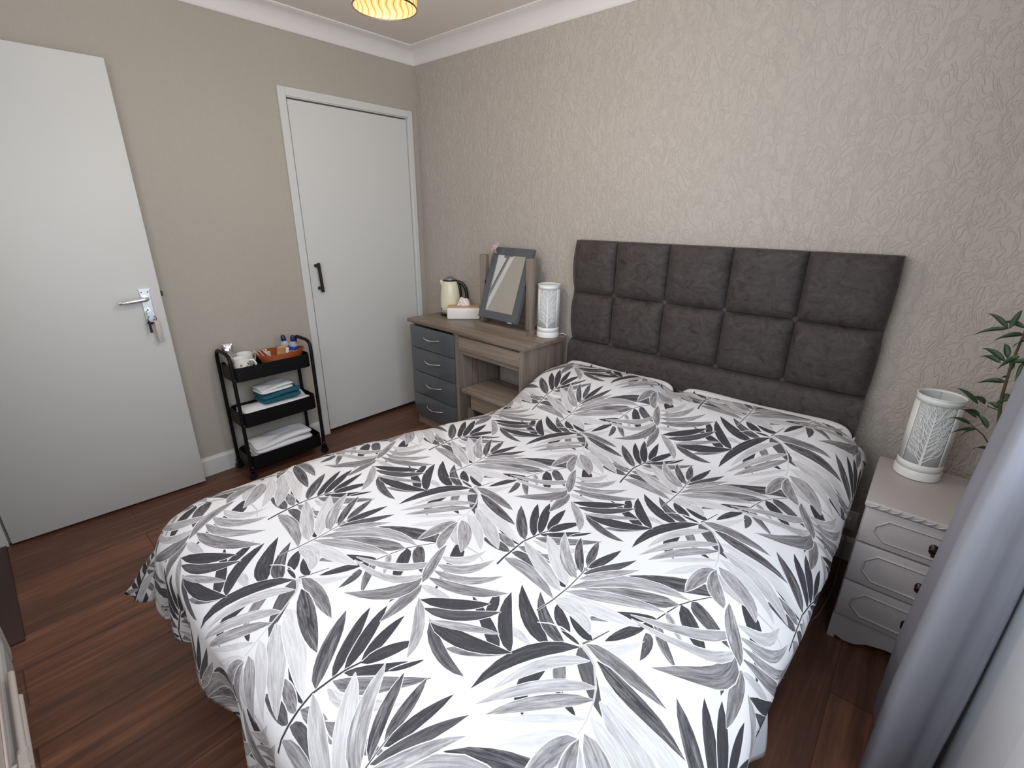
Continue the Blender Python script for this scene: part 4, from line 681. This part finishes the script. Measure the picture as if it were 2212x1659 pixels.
# stool tucked under
st = thing('stool', 'low grey oak stool tucked under the dressing table', 'stool', (.835, -.43, 0), -.04)
box('stool_top', (0, 0, .385), (.40, .28, .41), M['desk_x'], st, .003)
box('front_rail', (.03, .02, .29), (.37, .038, .385), M['desk_x'], st)
for x in (.03, .345):
    for y in (.02, .235): box('leg', (x, y, 0), (x+.03, y+.03, .385), M['desk_z'], st)

# mirror
mr = thing('dressing_mirror', 'slate grey framed swing mirror on a grey oak stand', 'mirror', (.735, -.215, DH), -.04)
bm = bmesh.new(); add_box(bm, (0, 0, 0), (.435, .15, .012)); add_box(bm, (0, 0, .012), (.435, .016, .026)); add_box(bm, (0, .134, .012), (.435, .15, .026)); add_box(bm, (0, .016, .012), (.016, .134, .026)); add_box(bm, (.419, .016, .012), (.435, .134, .026))
mesh_obj('stand_base', bm, M['desk_x'], mr)
for x in (.006, .385): box('upright', (x, .045, .026), (x+.042, .085, .425), M['desk_z'], mr, .003)
tilt = math.radians(19.5)
R_ = Matrix.Translation((.2175, .058, .265)) @ Matrix.Rotation(-tilt, 4, 'X')
hw, hh = .158, .212
def xf(o):
    o.data.transform(R_); return o
bm = bmesh.new()
outer = [(-hw, -hh), (hw, -hh), (hw, hh), (-hw, hh)]; iw, ih = hw-.046, hh-.045
for a, b in (((-hw, -.011, -hh), (-iw, .011, hh)), ((iw, -.011, -hh), (hw, .011, hh)), ((-iw, -.011, -hh), (iw, .011, -ih)), ((-iw, -.011, ih), (iw, .011, hh))): add_box(bm, a, b)
xf(mesh_obj('mirror_frame', bm, M['grey_paint'], mr))
xf(box('mirror_glass', (-iw, -.007, -ih), (iw, -.003, ih), M['mirror'], mr))
for x in (-1, 1): xf(tube('pivot_knob', [(x*(hw-.001), 0, 0), (x*(hw+.013), 0, 0)], .012, M['black_plastic'], mr, 12))
xf(box('back_clip', (.07, .011, -hh-.006), (.10, .018, -hh+.02), M['white_plastic'], mr))
bw = thing('ribbon_bow', 'pale pink ribbon bow on the top left corner of the mirror', 'bow', (.872, -.150, 1.228), -.2)
for s in (-1, 1):
    def loop(u, v, s=s):
        a = u*2*PI
        return (s*(.002+.030*(.5-.5*math.cos(a))), -.018+.006*math.sin(a)+(v-.5)*.010, .010*math.sin(a)*(1)+s*.012*(.5-.5*math.cos(a))+(v-.5)*.026)
    o = grid_obj('bow_loop', loop, 20, 4, M['bow'], bw, True); solid(o, .0015)
bm = bmesh.new(); bmesh.ops.create_uvsphere(bm, u_segments=12, v_segments=8, radius=.009)
bmesh.ops.transform(bm, matrix=Matrix.Translation((0, -.018, 0)), verts=bm.verts); mesh_obj('knot', bm, M['bow'], bw, 180)
for s, dx in ((1, -.012), (1, .008)):
    o = grid_obj('ribbon_tail', lambda u, v, dx=dx: (dx+.014*(u-.5)-.006*v, -.016-.004*math.sin(4*v), -.004-.034*v), 4, 8, M['bow'], bw); solid(o, .001)

# kettle
kt = thing('kettle', 'cream enamel electric kettle with black handle on the dressing table', 'kettle', (.395, -.105, DH))
lathe('kettle_base', [(.068, 0), (.070, .004), (.070, .012), (.067, .016)], M['black_plastic'], kt, 40)
lathe('base_band', [(.066, .016), (.0675, .018), (.0675, .026), (.066, .028)], M['lid_grey'], kt, 40)
body = lathe('kettle_body', [(.066, .028), (.068, .032), (.0685, .07), (.067, .12), (.0625, .17), (.056, .205), (.050, .222), (.044, .230)], M['cream'], kt, 48, 60)
tube('seam_ring', [(.0685*math.cos(a), .0685*math.sin(a), .036) for a in np.linspace(0, 2*PI, 41)], .0016, M['black_plastic'], kt, 6)
lathe('lid_rim', [(.046, .228), (.047, .232), (.043, .236)], M['black_plastic'], kt, 40)
lathe('lid', [(.036, .234), (.037, .240), (.028, .250), (.014, .256), (.004, .258)], M['lid_grey'], kt, 32, 60)
ha = math.radians(34)
def hp_(r, z): return (r*math.cos(ha), r*math.sin(ha), z)
bm = bmesh.new(); n0 = 16
prof = [hp_(.040, .222), hp_(.060, .222), hp_(.085, .212), hp_(.104, .185), hp_(.112, .150), hp_(.114, .115), hp_(.110, .085), hp_(.092, .065), hp_(.067, .06)]
add_tube(bm, arc_pts(prof, .006, 2), .0115, 10)
mesh_obj('kettle_handle', bm, M['black_plastic'], kt, 60)
bm = bmesh.new(); add_tube(bm, [hp_(.050, .218), hp_(.064, .19), hp_(.069, .15), hp_(.071, .10), hp_(.070, .06)], [.014, .013, .010, .008, .007], 10)
mesh_obj('handle_grip', bm, M['black_plastic'], kt, 60)
sa = math.radians(214)
bm = bmesh.new(); add_tube(bm, [(.045*math.cos(sa), .045*math.sin(sa), .20), (.058*math.cos(sa), .058*math.sin(sa), .222), (.066*math.cos(sa), .066*math.sin(sa), .228)], [.02, .012, .008], 10)
mesh_obj('spout', bm, M['cream'], kt, 60)
ga = math.radians(-42-12)
box('badge', (-.004, -.0708, .044), (.004, -.0672, .054), M['bronze'], kt).rotation_euler = (0, 0, -.25)

# tissue box
tb = thing('tissue_box', 'white tissue box with a bamboo lid and a tissue pulled up', 'tissue box', (.497, -.232, DH), math.radians(43))
bm = bmesh.new(); add_box(bm, (0, 0, 0), (.215, .085, .075), .01, 3); mesh_obj('box_body', bm, M['white_plastic'], tb, 40)
bm = bmesh.new(); add_box(bm, (.004, .004, .075), (.211, .081, .083), .002, 1); mesh_obj('box_lid', bm, M['oak_lid'], tb, 40)
def tis(u, v):
    x = .065+.085*u; w = 1-v*.35
    return (.108+(x-.108)*w, .040+.012*math.sin(9*u+4*v)*(1-.3*v)+.01*v, .082+.055*v*(1-.25*abs(2*u-1)**2)+.006*math.sin(8*u)*v)
solid(grid_obj('tissue', tis, 20, 8, M['tissue'], tb), .0012)
solid(grid_obj('tissue', lambda u, v: (lambda p: (p[0]+.004, p[1]+.012, p[2]-.006*v))(tis(1-u, v)), 20, 8, M['tissue'], tb), .0012)

# ------------------------------------------------------------------ tree-cut lamps
def branch(out, x, z, a, ln, w, depth, rnd):
    x2, z2 = x+math.sin(a)*ln, z+math.cos(a)*ln
    out.append(((x, z), (x2, z2), w, w*.72))
    if depth == 0: return
    for s in (-1, 1):
        branch(out, x2, z2, a+s*rnd.uniform(.28, .62), ln*rnd.uniform(.66, .84), w*.66, depth-1, rnd)
    if rnd.random() < .5: branch(out, x2, z2, a+rnd.uniform(-.15, .15), ln*.75, w*.7, depth-1, rnd)
def tree_lamp(label, loc, rz, R, H):
    t = thing('table_lamp', label, 'lamp', loc, rz, 'tree cut-out table lamps')
    lathe('lamp_base', [(R*.96, 0), (R*1.03, .002), (R*1.035, .006), (R*1.035, .028), (R*1.0, .032)], M['lampshade'], t, 48)
    HA, ZA, ZB = .88, .058, H-.022
    bm = bmesh.new(); nseg = 72
    def cyl(bm, r, a0, a1, z0, z1, n):
        ps = [[bm.verts.new((r*math.sin(a0+(a1-a0)*i/n), -r*math.cos(a0+(a1-a0)*i/n), z)) for z in (z0, z1)] for i in range(n+1)]
        for p, q in zip(ps, ps[1:]): bm.faces.new((p[0], q[0], q[1], p[1]))
    cyl(bm, R, -PI, PI, .032, ZA, nseg); cyl(bm, R, -PI, PI, ZB, H, nseg); cyl(bm, R, HA, 2*PI-HA, ZA, ZB, 56)
    bmesh.ops.remove_doubles(bm, verts=bm.verts, dist=1e-5)
    o = mesh_obj('lamp_shade', bm, M['lampshade'], t, 60); solid(o, .0022)
    rim = [(R*math.cos(a), R*math.sin(a), H) for a in np.linspace(0, 2*PI, 49)]
    bm = bmesh.new(); add_tube(bm, rim, .0022, 8, False); mesh_obj('shade_rim', bm, M['lampshade'], t, 60)
    bm = bmesh.new(); cyl(bm, R*.945, -PI, PI, .032, H-.004, 64); o = mesh_obj('inner_diffuser', bm, M['diffuser'], t, 180); solid(o, .001)
    rnd = random.Random(7); br = []
    wmax = HA*R*.96
    br.append(((0, ZA-.002), (0, ZA+.10), .0075, .005)); br.append(((0, ZA+.10), (.001, ZA+.17), .005, .003))
    for k_ in range(11):
        z = ZA+.006+.015*k_
        for s in (-1, 1): branch(br, 0, z, s*rnd.uniform(.45, .95), .026+.004*rnd.random(), .0030, 3, rnd)
    branch(br, 0, ZA+.16, 0, .02, .003, 3, rnd)
    bm = bmesh.new()
    def P(x, z): a = x/R; return (R*math.sin(a), -R*math.cos(a), z)
    for (a, b, w0, w1) in br:
        if max(abs(a[0]), abs(b[0])) > wmax or max(a[1], b[1]) > ZB: continue
        dx, dz = b[0]-a[0], b[1]-a[1]; l = math.hypot(dx, dz); nx, nz = -dz/l, dx/l
        q = [P(a[0]+nx*w0/2, a[1]+nz*w0/2), P(a[0]-nx*w0/2, a[1]-nz*w0/2), P(b[0]-nx*w1/2, b[1]-nz*w1/2), P(b[0]+nx*w1/2, b[1]+nz*w1/2)]
        bm.faces.new([bm.verts.new(c) for c in q])
    o = mesh_obj('tree_cut_out', bm, M['lampshade'], t); solid(o, .0018, 0)
    o.modifiers['thickness'].use_even_offset = False
    return t
l1 = tree_lamp('white tree cut-out lamp on the dressing table beside the mirror', (1.243, -.128, DH), .55, .061, .292)
tube('cable', [(.055, .02, .008), (.085, .035, .012), (.10, .03, .004), (.105, .06, .003)], .0022, M['white_plastic'], l1, 8)
l2 = tree_lamp('white tree cut-out lamp on the bedside cabinet', (2.936, -.225, .569), -.02, .0625, .292)

# ------------------------------------------------------------------ bedside cabinet
nx0, ny0, nw, nd, nh = 2.831, -.533, .365, .385, .568
ns = thing('bedside_cabinet', 'pale grey three drawer bedside cabinet beside the bed', 'bedside cabinet', (nx0, ny0, 0))
bm = bmesh.new()
add_box(bm, (0, .016, 0), (.016, nd, nh-.02)); add_box(bm, (nw-.016, .016, 0), (nw, nd, nh-.02)); add_box(bm, (.016, nd-.012, .03), (nw-.016, nd, nh-.02))
mesh_obj('cabinet_body', bm, M['nightstand'], ns)
bm = bmesh.new(); add_box(bm, (-.004, -.008, nh-.022), (nw+.004, nd+.004, nh), .006, 3)
tp = mesh_obj('cabinet_top', bm, M['nightstand'], ns, 40)
bm = bmesh.new()                     # carved rope edge along the front of the top
nrope = 13
for i in range(nrope):
    x = .004+(nw-.008)*i/nrope; add_tube(bm, [(x, -.0085, nh-.018), (x+.010, -.012, nh-.014), (x+.022, -.0115, nh-.008), (x+.030, -.0075, nh-.003)], [.001, .0032, .0032, .001], 6)
mesh_obj('rope_edge', bm, M['nightstand'], tp, 60)
pl_ = [(.0, 0), (.022, 0), (.022, .014), (.05, .006), (.08, .010), (.11, .030), (.16, .044), (.205, .044), (.255, .030), (.285, .010), (.315, .006), (.343, .014), (.343, 0), (.365, 0), (.365, .108), (0, .108)]
prism('plinth', pl_, .012, .026, M['nightstand'], ns, 'y')
dz = [.110, .257, .412, .545]
for i in range(3):
    z0, z1 = dz[i]+.003, dz[i+1]-.003
    dr = box('drawer', (.002, 0, z0), (nw-.002, .016, z1), M['nightstand'], ns, .004)
    cx_, cz_ = nw/2, (z0+z1)/2; hw_, hh_, ch = nw/2-.038, (z1-z0)/2-.026, .030
    oct_ = [(-hw_, -hh_+ch), (-hw_+ch, -hh_), (hw_-ch, -hh_), (hw_, -hh_+ch), (hw_, hh_-ch), (hw_-ch, hh_), (-hw_+ch, hh_), (-hw_, hh_-ch)]
    loop = [(cx_+a, -.001, cz_+b) for a, b in oct_]
    bm = bmesh.new(); add_tube(bm, loop+[loop[0]], .0042, 6, False); mesh_obj('raised_moulding', bm, M['nightstand'], dr, 60)
    bm = bmesh.new(); add_tube(bm, [(cx_, 0, cz_), (cx_, -.006, cz_), (cx_, -.010, cz_), (cx_, -.022, cz_), (cx_, -.026, cz_)], [.012, .012, .006, .013, .009], 14)
    mesh_obj('knob', bm, M['bronze'], dr, 40)
    if i == 2:
        bm = bmesh.new(); add_tube(bm, [(cx_, -.012, cz_-.006), (cx_+.002, -.013, cz_-.022)], [.004, .006], 8); mesh_obj('knob_drop', bm, M['bronze'], dr, 60)

# cable on the floor between bed and cabinet, socket block on the wall
cb = tube('power_cable', arc_pts([(2.80, -.10, .16), (2.81, -.30, .04), (2.79, -.48, .006), (2.72, -.60, .006), (2.70, -.40, .006)], .05, 6), .0025, mat('grey_cable', srgb(120, 116, 116), .6), None, 8)
tag(cb, 'thin white cable looping on the floor between bed and bedside cabinet', 'cable')
so = thing('wall_socket', 'white double wall socket low down behind the bed edge', 'socket', (2.775, 0, .19))
box('socket_plate', (-.04, -.010, -.043), (.045, 0, .043), M['white_plastic'], so, .002)
box('plug', (-.02, -.045, -.022), (.025, -.0105, .022), M['white_plastic'], so, .004)

# ------------------------------------------------------------------ potted plant
PX, PY = 3.135, -.215
pt = thing('potted_plant', 'artificial bamboo plant in a black pot on the bedside cabinet', 'plant', (PX, PY, .568))
lathe('pot', [(.040, 0), (.052, .065), (.053, .07), (.048, .07), (.046, .062), (.004, .06)], M['pot'], pt, 24)
def lf(bm, b, t, w, yb=0, yt=0, bend=.01):
    b = Vector((b[0]-PX, yb, b[1]-.568)); t = Vector((t[0]-PX, yt, t[1]-.568)); d = t-b; l = d.length; d.normalize()
    side = d.cross(Vector((.25, 1, .35))).normalized(); nn = side.cross(d)
    rows = []
    for i in range(7):
        s = i/6; ww = w*math.sin(PI*min(s**.7, 1))**.9 if 0 < s < 1 else .0006
        c = b+d*l*s+Vector((0, 0, -bend*4*s*(s-.0)*.5*s))
        rows.append([bm.verts.new(c+side*ww+nn*ww*.3), bm.verts.new(c), bm.verts.new(c-side*ww+nn*ww*.3)])
    for p, q in zip(rows, rows[1:]):
        for j in range(2): bm.faces.new((p[j], p[j+1], q[j+1], q[j]))
LV = [((3.029, 1.097), (2.974, 1.156)), ((3.029, 1.097), (2.961, 1.086)), ((3.03, 1.099), (3.045, 1.173)), ((3.061, 1.106), (3.013, 1.129)), ((3.067, 1.084), (3.008, 1.078)),
      ((3.047, .999), (2.99, 1.048)), ((3.05, 1.009), (3.034, 1.069)), ((3.039, .994), (2.992, 1.02)), ((3.074, 1.021), (3.034, .998)), ((3.066, .936), (3.007, .935)),
      ((3.025, .85), (2.963, .911)), ((3.039, .854), (3.007, .894)), ((3.033, .804), (2.985, .844)), ((3.038, .81), (3.000, .848)), ((3.024, .779), (2.968, .807)),
      ((3.041, .766), (2.985, .756)), ((3.041, .766), (3.008, .751)), ((3.077, .846), (3.044, .875)), ((3.083, .71), (3.045, .726)), ((3.067, .775), (3.033, .829)),
      ((3.072, 1.064), (3.05, 1.065)), ((3.088, 1.004), (3.081, .967)), ((3.069, .973), (3.061, 1.02)), ((3.063, .949), (3.045, .954)), ((3.076, .874), (3.082, .918)),
      ((3.072, .877), (3.065, .865)), ((3.062, 1.11), (3.10, 1.19)), ((3.062, 1.11), (3.12, 1.12)), ((3.06, 1.0), (3.12, 1.03)), ((3.075, .88), (3.14, .92)), ((3.08, .8), (3.15, .83)), ((3.10, .75), (3.17, .79)), ((3.07, 1.15), (3.05, 1.23)), ((3.07, 1.15), (3.11, 1.24))]
rnd = random.Random(3)
tube('stem', [(0, 0, .06), (-.045, 0, .20), (-.066, .0, .32), (-.072, .0, .43), (-.070, 0, .52), (-.064, 0, .60)], [.004, .0045, .004, .0035, .003, .002], M['stem'], pt, 8)
tube('stem', [(.005, .01, .06), (-.03, 0, .13), (-.075, -.01, .19), (-.11, -.01, .215)], [.0035, .003, .002, .0015], M['stem'], pt, 8)
tube('stem', [(.01, -.01, .06), (.0, .0, .18), (-.03, 0, .27), (-.09, -.01, .285)], [.0035, .003, .002, .0015], M['stem'], pt, 8)
for b, t in LV:
    yb_, yt_ = rnd.uniform(-.012, .012), rnd.uniform(-.035, .03)
    if t[1] < .92 and t[0] < 3.02:                     # these pass in front of the lamp
        yb_, yt_ = -.055, -.092; t = (2.827+(t[0]-2.827)*.955, 1.409+(t[1]-1.409)*.955); b = (2.827+(b[0]-2.827)*.97, 1.409+(b[1]-1.409)*.97)
    bm = bmesh.new(); lf(bm, b, t, rnd.uniform(.0065, .0095), yb_, yt_)
    solid(mesh_obj('leaf', bm, M['leaf'], pt, 180), .0005)

# ------------------------------------------------------------------ curtain
xl_ = [(-.3, 2.991, 0), (.28, 2.984, 0), (.72, 3.003, 0), (1.1, 3.021, 0), (2.26, 3.05, 0)]
xb_ = [(0, 2.978, 0), (.33, 2.978, 0), (.53, 2.985, 0), (.77, 2.992, 0), (1.05, 3.005, 0), (2.26, 3.03, 0)]
xe_ = [(0, 3.112, 0), (.37, 3.122, 0), (.6, 3.124, 0), (2.26, 3.124, 0)]
def at_(tab, z):
    for a, b in zip(tab, tab[1:]):
        if z <= b[0]: break
    t = min(max((z-a[0])/(b[0]-a[0]), 0), 1)
    return a[1]+(b[1]-a[1])*t
def cur(u, v):
    z = .012+v*2.2; xl, xb, xe = at_(xl_, z), at_(xb_, z), at_(xe_, z)
    # plan: rear strip -> recess -> front fold -> broad face -> shallow second fold
    ctrl = [(3.13, -.63), (3.07, -.64), (xl+.018, -.69), (xl+.001, -.74), (xl+.008, -.80), (xb+.034, -.90), (xb+.030, -.955), (xb+.004, -.975), (xb, -1.0), (xb+.012, -1.022),
            (xb+.035, -1.018), ((xb+xe)/2, -.985), ((xb+xe)/2+.025, -.950), (xe-.016, -.935), (xe-.002, -.925), (xe, -.89)]
    s = u*(len(ctrl)-1); i = min(int(s), len(ctrl)-2); t = s-i
    P0, P1, P2, P3 = ctrl[max(i-1, 0)], ctrl[i], ctrl[i+1], ctrl[min(i+2, len(ctrl)-1)]
    f = lambda q: .5*((2*P1[q])+(-P0[q]+P2[q])*t+(2*P0[q]-5*P1[q]+4*P2[q]-P3[q])*t*t+(-P0[q]+3*P1[q]-3*P2[q]+P3[q])*t**3)
    return (f(0), f(1), z)
cu = thing('curtain', 'full length grey satin curtain at the right of the window', 'curtain', (0, 0, 0))
o = grid_obj('curtain_panel', cur, 120, 40, M['curtain'], cu)
rl = thing('curtain_rail', 'white curtain rail above the window', 'curtain rail', (0, 0, 0))
tube('rail', [(3.09, -.60, 2.235), (3.09, -2.42, 2.235)], .012, M['white_plastic'], rl, 12)
for y in (-.7, -2.3): box('rail_bracket', (3.09, y-.01, 2.228), (RX, y+.01, 2.242), M['white_plastic'], rl)

# ================================================================== trolley
TX0, TX1, TY0, TY1 = .045, .235, -1.462, -1.038
tr_ = thing('utility_trolley', 'black metal three tier trolley against the left wall', 'trolley', ((TX0+TX1)/2, (TY0+TY1)/2, 0))
tcx, tcy = (TX0+TX1)/2, (TY0+TY1)/2
def rrect(hx, hy, r, n=6):
    out = []
    for cx_, cy_, a0 in ((hx-r, hy-r, 0), (-hx+r, hy-r, PI/2), (-hx+r, -hy+r, PI), (hx-r, -hy+r, 3*PI/2)):
        for i in range(n+1):
            a = a0+PI/2*i/n; out.append((cx_+r*math.cos(a), cy_+r*math.sin(a)))
    return out
def tray(z0, z1, lip=.006):
    bm = bmesh.new(); hx, hy = (TX1-TX0)/2-.001, (TY1-TY0)/2-.004
    rings = []
    for k_, z in ((1, z0), (1, z1), (.982, z1+.001), (.982, z0+lip)):
        o_ = -(.0025 if k_ < 1 else 0)
        rings.append([bm.verts.new((x, y, z)) for x, y in rrect(hx+o_, hy+o_, .035)])
    n = len(rings[0])
    for a, b in zip(rings, rings[1:]):
        for i in range(n): bm.faces.new((a[i], a[(i+1) % n], b[(i+1) % n], b[i]))
    bm.faces.new(rings[0][::-1]); bm.faces.new(rings[-1])
    return mesh_obj('tray', bm, M['black_metal'], tr_, 30)
trays = [tray(.565, .640, .034), tray(.305, .385), tray(.055, .130)]
for y in (TY0, TY1):
    yy = y-tcy; s = -1 if y == TY0 else 1
    tube('leg_frame', arc_pts([(TX0-tcx, yy, .055), (TX0-tcx, yy, .715), (TX1-tcx, yy, .715), (TX1-tcx, yy, .055)], .05, 6), .0095, M['black_metal'], tr_, 12)
for x in (TX0, TX1):
    for y in (TY0, TY1):
        wx, wy = x-tcx, y-tcy
        bm = bmesh.new(); add_tube(bm, [(wx-.011, wy, .021), (wx-.009, wy, .021), (wx+.009, wy, .021), (wx+.011, wy, .021)], [.017, .0208, .0208, .017], 16)
        wh = mesh_obj('castor', bm, M['black_plastic'], tr_, 40)
        bm = bmesh.new(); add_box(bm, (wx-.014, wy-.012, .018), (wx-.0115, wy+.012, .05)); add_box(bm, (wx+.0115, wy-.012, .018), (wx+.014, wy+.012, .05)); add_box(bm, (wx-.014, wy-.012, .043), (wx+.014, wy+.012, .058))
        mesh_obj('castor_fork', bm, M['black_plastic'], wh)
for z in (.585, .325, .075):
    for y in (TY0+.004, TY1-.004):
        tube('screw', [(TX1-tcx+.002, y-tcy, z), (TX1-tcx+.0125, y-tcy, z)], .004, M['chrome'], tr_, 8)

Z1, Z2, Z3 = .600, .311, .061
# ---- top tray
def mug(label, loc, rz, floral, R=.040, H=.080, group=None):
    t = thing('mug', label, 'mug', loc, rz, group)
    b = lathe('mug_body', [(R*.72, 0), (R*.8, .003), (R*.97, H*.3), (R, H*.6), (R, H), (R*.95, H), (R*.92, H*.5), (R*.7, .006), (.002, .006)], M['china'], t, 32, 50)
    tube('mug_handle', [(R*.93, 0, H*.82), (R*1.45, 0, H*.84), (R*1.75, 0, H*.6), (R*1.6, 0, H*.32), (R*.93, 0, H*.22)], .0048, M['china'], t, 10)
    if floral:
        cols = [srgb(196, 120, 60), srgb(160, 150, 110), srgb(110, 120, 110), srgb(206, 170, 90), srgb(140, 110, 90)]
        rnd = random.Random(5); mm = [mat('mug_flower_%s' % w_, c, .3) for w_, c in zip(('orange', 'olive', 'sage', 'yellow', 'brown'), cols)]
        bm = bmesh.new()
        for i in range(30):
            a = rnd.uniform(0, 2*PI); z = rnd.uniform(.42, .88)*H; r0 = rnd.uniform(.005, .010); mi = rnd.randrange(5); q = []
            np_ = 10
            for k_ in range(np_):
                b_ = 2*PI*k_/np_; rr = r0*(1 if k_ % 2 else .6); aa = a+rr*math.cos(b_)/R; zz = z+rr*math.sin(b_)
                q.append(bm.verts.new(((R+.0006)*math.cos(aa), (R+.0006)*math.sin(aa), zz)))
            f = bm.faces.new(q); f.material_index = mi
        mesh_obj('flower_print', bm, None, b, None, mm)
    return t
mug('white floral mug at the near left end of the trolley top tray', (.183, -1.392, Z1+.001), .9, True)
mug('plain white mug behind the floral mug on the trolley', (.100, -1.346, Z1), 1.95, False)
def sachet(name, label, loc, sx, sz, m, rz, tilt, cat='sachet', group=None, th=.01):
    def f(u, v):
        a = u*2*PI; e = 1-abs(2*v-1)**6
        return (sx/2*math.cos(a)*(1-.04*math.sin(9*v)), th*math.sin(a)*e+.002*math.sin(11*v), sz*v)
    o = grid_obj(name, f, 24, 14, m, None, True)
    o.location = loc; o.rotation_euler = (tilt, 0, rz)
    return tag(o, label, cat, group)
sachet('foil_pouch', 'crumpled silver foil pouch standing at the back left of the trolley', (.096, -1.418, Z1+.002), .056, .148, M['foil'], 1.2, .10, 'pouch', None, .02)
sachet('foil_pouch', 'narrow silver foil pouch leaning on the trolley end frame', (.132, -1.432, Z1+.002), .035, .130, M['foil'], 1.4, .06, 'pouch', None, .008)
pz_ = prism('folded_card', [(-.02, 0), (.02, 0), (.004, .062)], -.001, .001, M['paper'], None, 'y'); pz_.location = (.066, -1.300, Z1); pz_.rotation_euler = (0, 0, 1.3)
tag(pz_, 'small pointed white card standing behind the mugs on the trolley', 'card')
# basket
bk = thing('wicker_basket', 'oval orange wicker basket on the trolley top tray', 'basket', (.142, -1.168, Z1))
ba, bb = .080, .125
def bask(u, v):
    a = u*2*PI; k_ = .76+.24*v
    return (ba*k_*math.cos(a), bb*k_*math.sin(a), .003+.060*v+.004*math.sin(a*2)*v)
o = grid_obj('basket_wall', bask, 64, 8, M['wicker'], bk, True); solid(o, .004, 1)
bm = bmesh.new(); add_prism(bm, [(ba*.77*math.cos(a), bb*.77*math.sin(a)) for a in np.linspace(0, 2*PI, 40, endpoint=False)], 0, .005); mesh_obj('basket_floor', bm, M['wicker'], bk)
bm = bmesh.new()
for ph in (0, PI):
    add_tube(bm, [((ba+.001+.0028*math.cos(a*22+ph))*math.cos(a), (bb+.001+.0028*math.cos(a*22+ph))*math.sin(a), .065+.004*math.sin(2*a)+.0028*math.sin(a*22+ph)) for a in np.linspace(0, 2*PI, 200)], .0026, 6, False)
mesh_obj('braided_rim', bm, M['wicker'], bk, 60)
spots = [(.150, -1.255, .2, 1.12), (.132, -1.235, .6, 1.05), (.165, -1.228, -.3, 1.1), (.120, -1.262, -.1, 1.15), (.175, -1.25, .9, 1.1)]
where = ['slim white paper stick near the left end of the wicker basket', 'white paper stick in the middle of the fan in the wicker basket', 'white paper stick nearest the tan packet in the wicker basket', 'white paper stick at the far left rim of the wicker basket', 'white paper stick closest to the front rim of the wicker basket']
for (x, y, rz, ti), w_ in zip(spots, where):
    bm = bmesh.new(); add_box(bm, (-.006, -.0015, 0), (.006, .0015, .085), .001, 1)
    o = mesh_obj('sugar_stick', bm, M['paper'], None, 40); o.location = (x, y+.006, Z1+.028); o.rotation_euler = (ti*.55, ti*.2, rz)
    tag(o, w_, 'sugar stick', 'white paper sticks in the wicker basket')
pk = sachet('biscuit_packet', 'tan paper packet in the middle of the wicker basket', (.150, -1.165, Z1+.012), .062, .09, M['kraft'], 1.5, .25, 'packet')
cm = sachet('cream_sachet', 'narrow pale sachet beside the tan packet', (.180, -1.15, Z1+.015), .018, .078, M['paper'], 1.5, .2, 'sachet', None, .004)
def bottle(label, loc, tilt):
    t = thing('water_bottle', label, 'bottle', loc, 0, 'water bottles in the wicker basket'); t.rotation_euler = tilt
    lathe('bottle_body', [(.022, 0), (.026, .004), (.026, .03), (.024, .035), (.026, .04), (.0262, .07), (.022, .088), (.013, .102), (.0115, .106)], M['bottle'], t, 28, 60)
    lathe('bottle_label', [(.0266, .056), (.0268, .070), (.0256, .077)], M['blue_label'], t, 28, 60, cap0=False, cap1=False)
    lathe('bottle_cap', [(.0135, .104), (.0142, .106), (.0135, .122), (.010, .134), (.008, .137)], M['blue_cap'], t, 20, 40)
bottle('clear water bottle with navy cap nearer the wall in the basket', (.120, -1.122, Z1+.008), (.08, -.06, 0))
bottle('clear water bottle with navy cap nearer the trolley front in the basket', (.152, -1.102, Z1+.008), (-.04, .05, 0))

# ---- towels
def towel(label, m, cx_, cy_, z, hx, hy, th, layers, rz=0, seed=1, rag=.006, group=None, skew=0):
    """folded stack: rounded folded edge at -y, open layered edge elsewhere"""
    t = thing('folded_towel', label, 'towel', (cx_, cy_, z), rz, group)
    rnd = random.Random(seed)
    for i in range(layers):
        z0 = th*i/layers; dh = th/layers; ox = rnd.uniform(-rag, rag); oy = rnd.uniform(-rag, rag)
        def f(u, v, z0=z0, dh=dh, ox=ox, oy=oy, ph=rnd.uniform(0, 6)):
            a = u*2*PI; tt = v*PI-PI/2; c = lambda q, e: math.copysign(abs(q)**e, q)
            xx = c(math.cos(a), .28)*c(math.cos(tt), .3); yy = c(math.sin(a), .28)*c(math.cos(tt), .3)
            zz = z0+dh/2+dh*.53*c(math.sin(tt), .8)
            sag = .006*math.sin(3*xx+ph)*math.cos(2.3*yy+ph)*(z0+dh)/th*layers/2
            return (hx*xx+ox+skew*yy*hx, hy*yy+oy, max(zz+sag*(1 if z0 > 0 or layers == 1 else .3), .0005))
        grid_obj('towel_fold', f, 60, 14, m, t, True)
    return t
towel('wide white towel lying flat at the bottom of the middle trolley shelf', M['towel_white'], .140, -1.25, Z2, .082, .185, .078, 4, 0, 2, .004)
towel('folded teal towel on the white towel of the middle trolley shelf', M['towel_teal'], .140, -1.225, Z2+.086, .072, .112, .056, 2, .06, 5, .004)
towel('folded white towel on top of the teal towel', M['towel_white'], .155, -1.245, Z2+.148, .062, .094, .030, 2, .10, 7, .004)
towel('white towels folded flat on the lowest trolley shelf', M['towel_white'], .140, -1.245, Z3, .080, .165, .115, 4, 0, 9, .004)
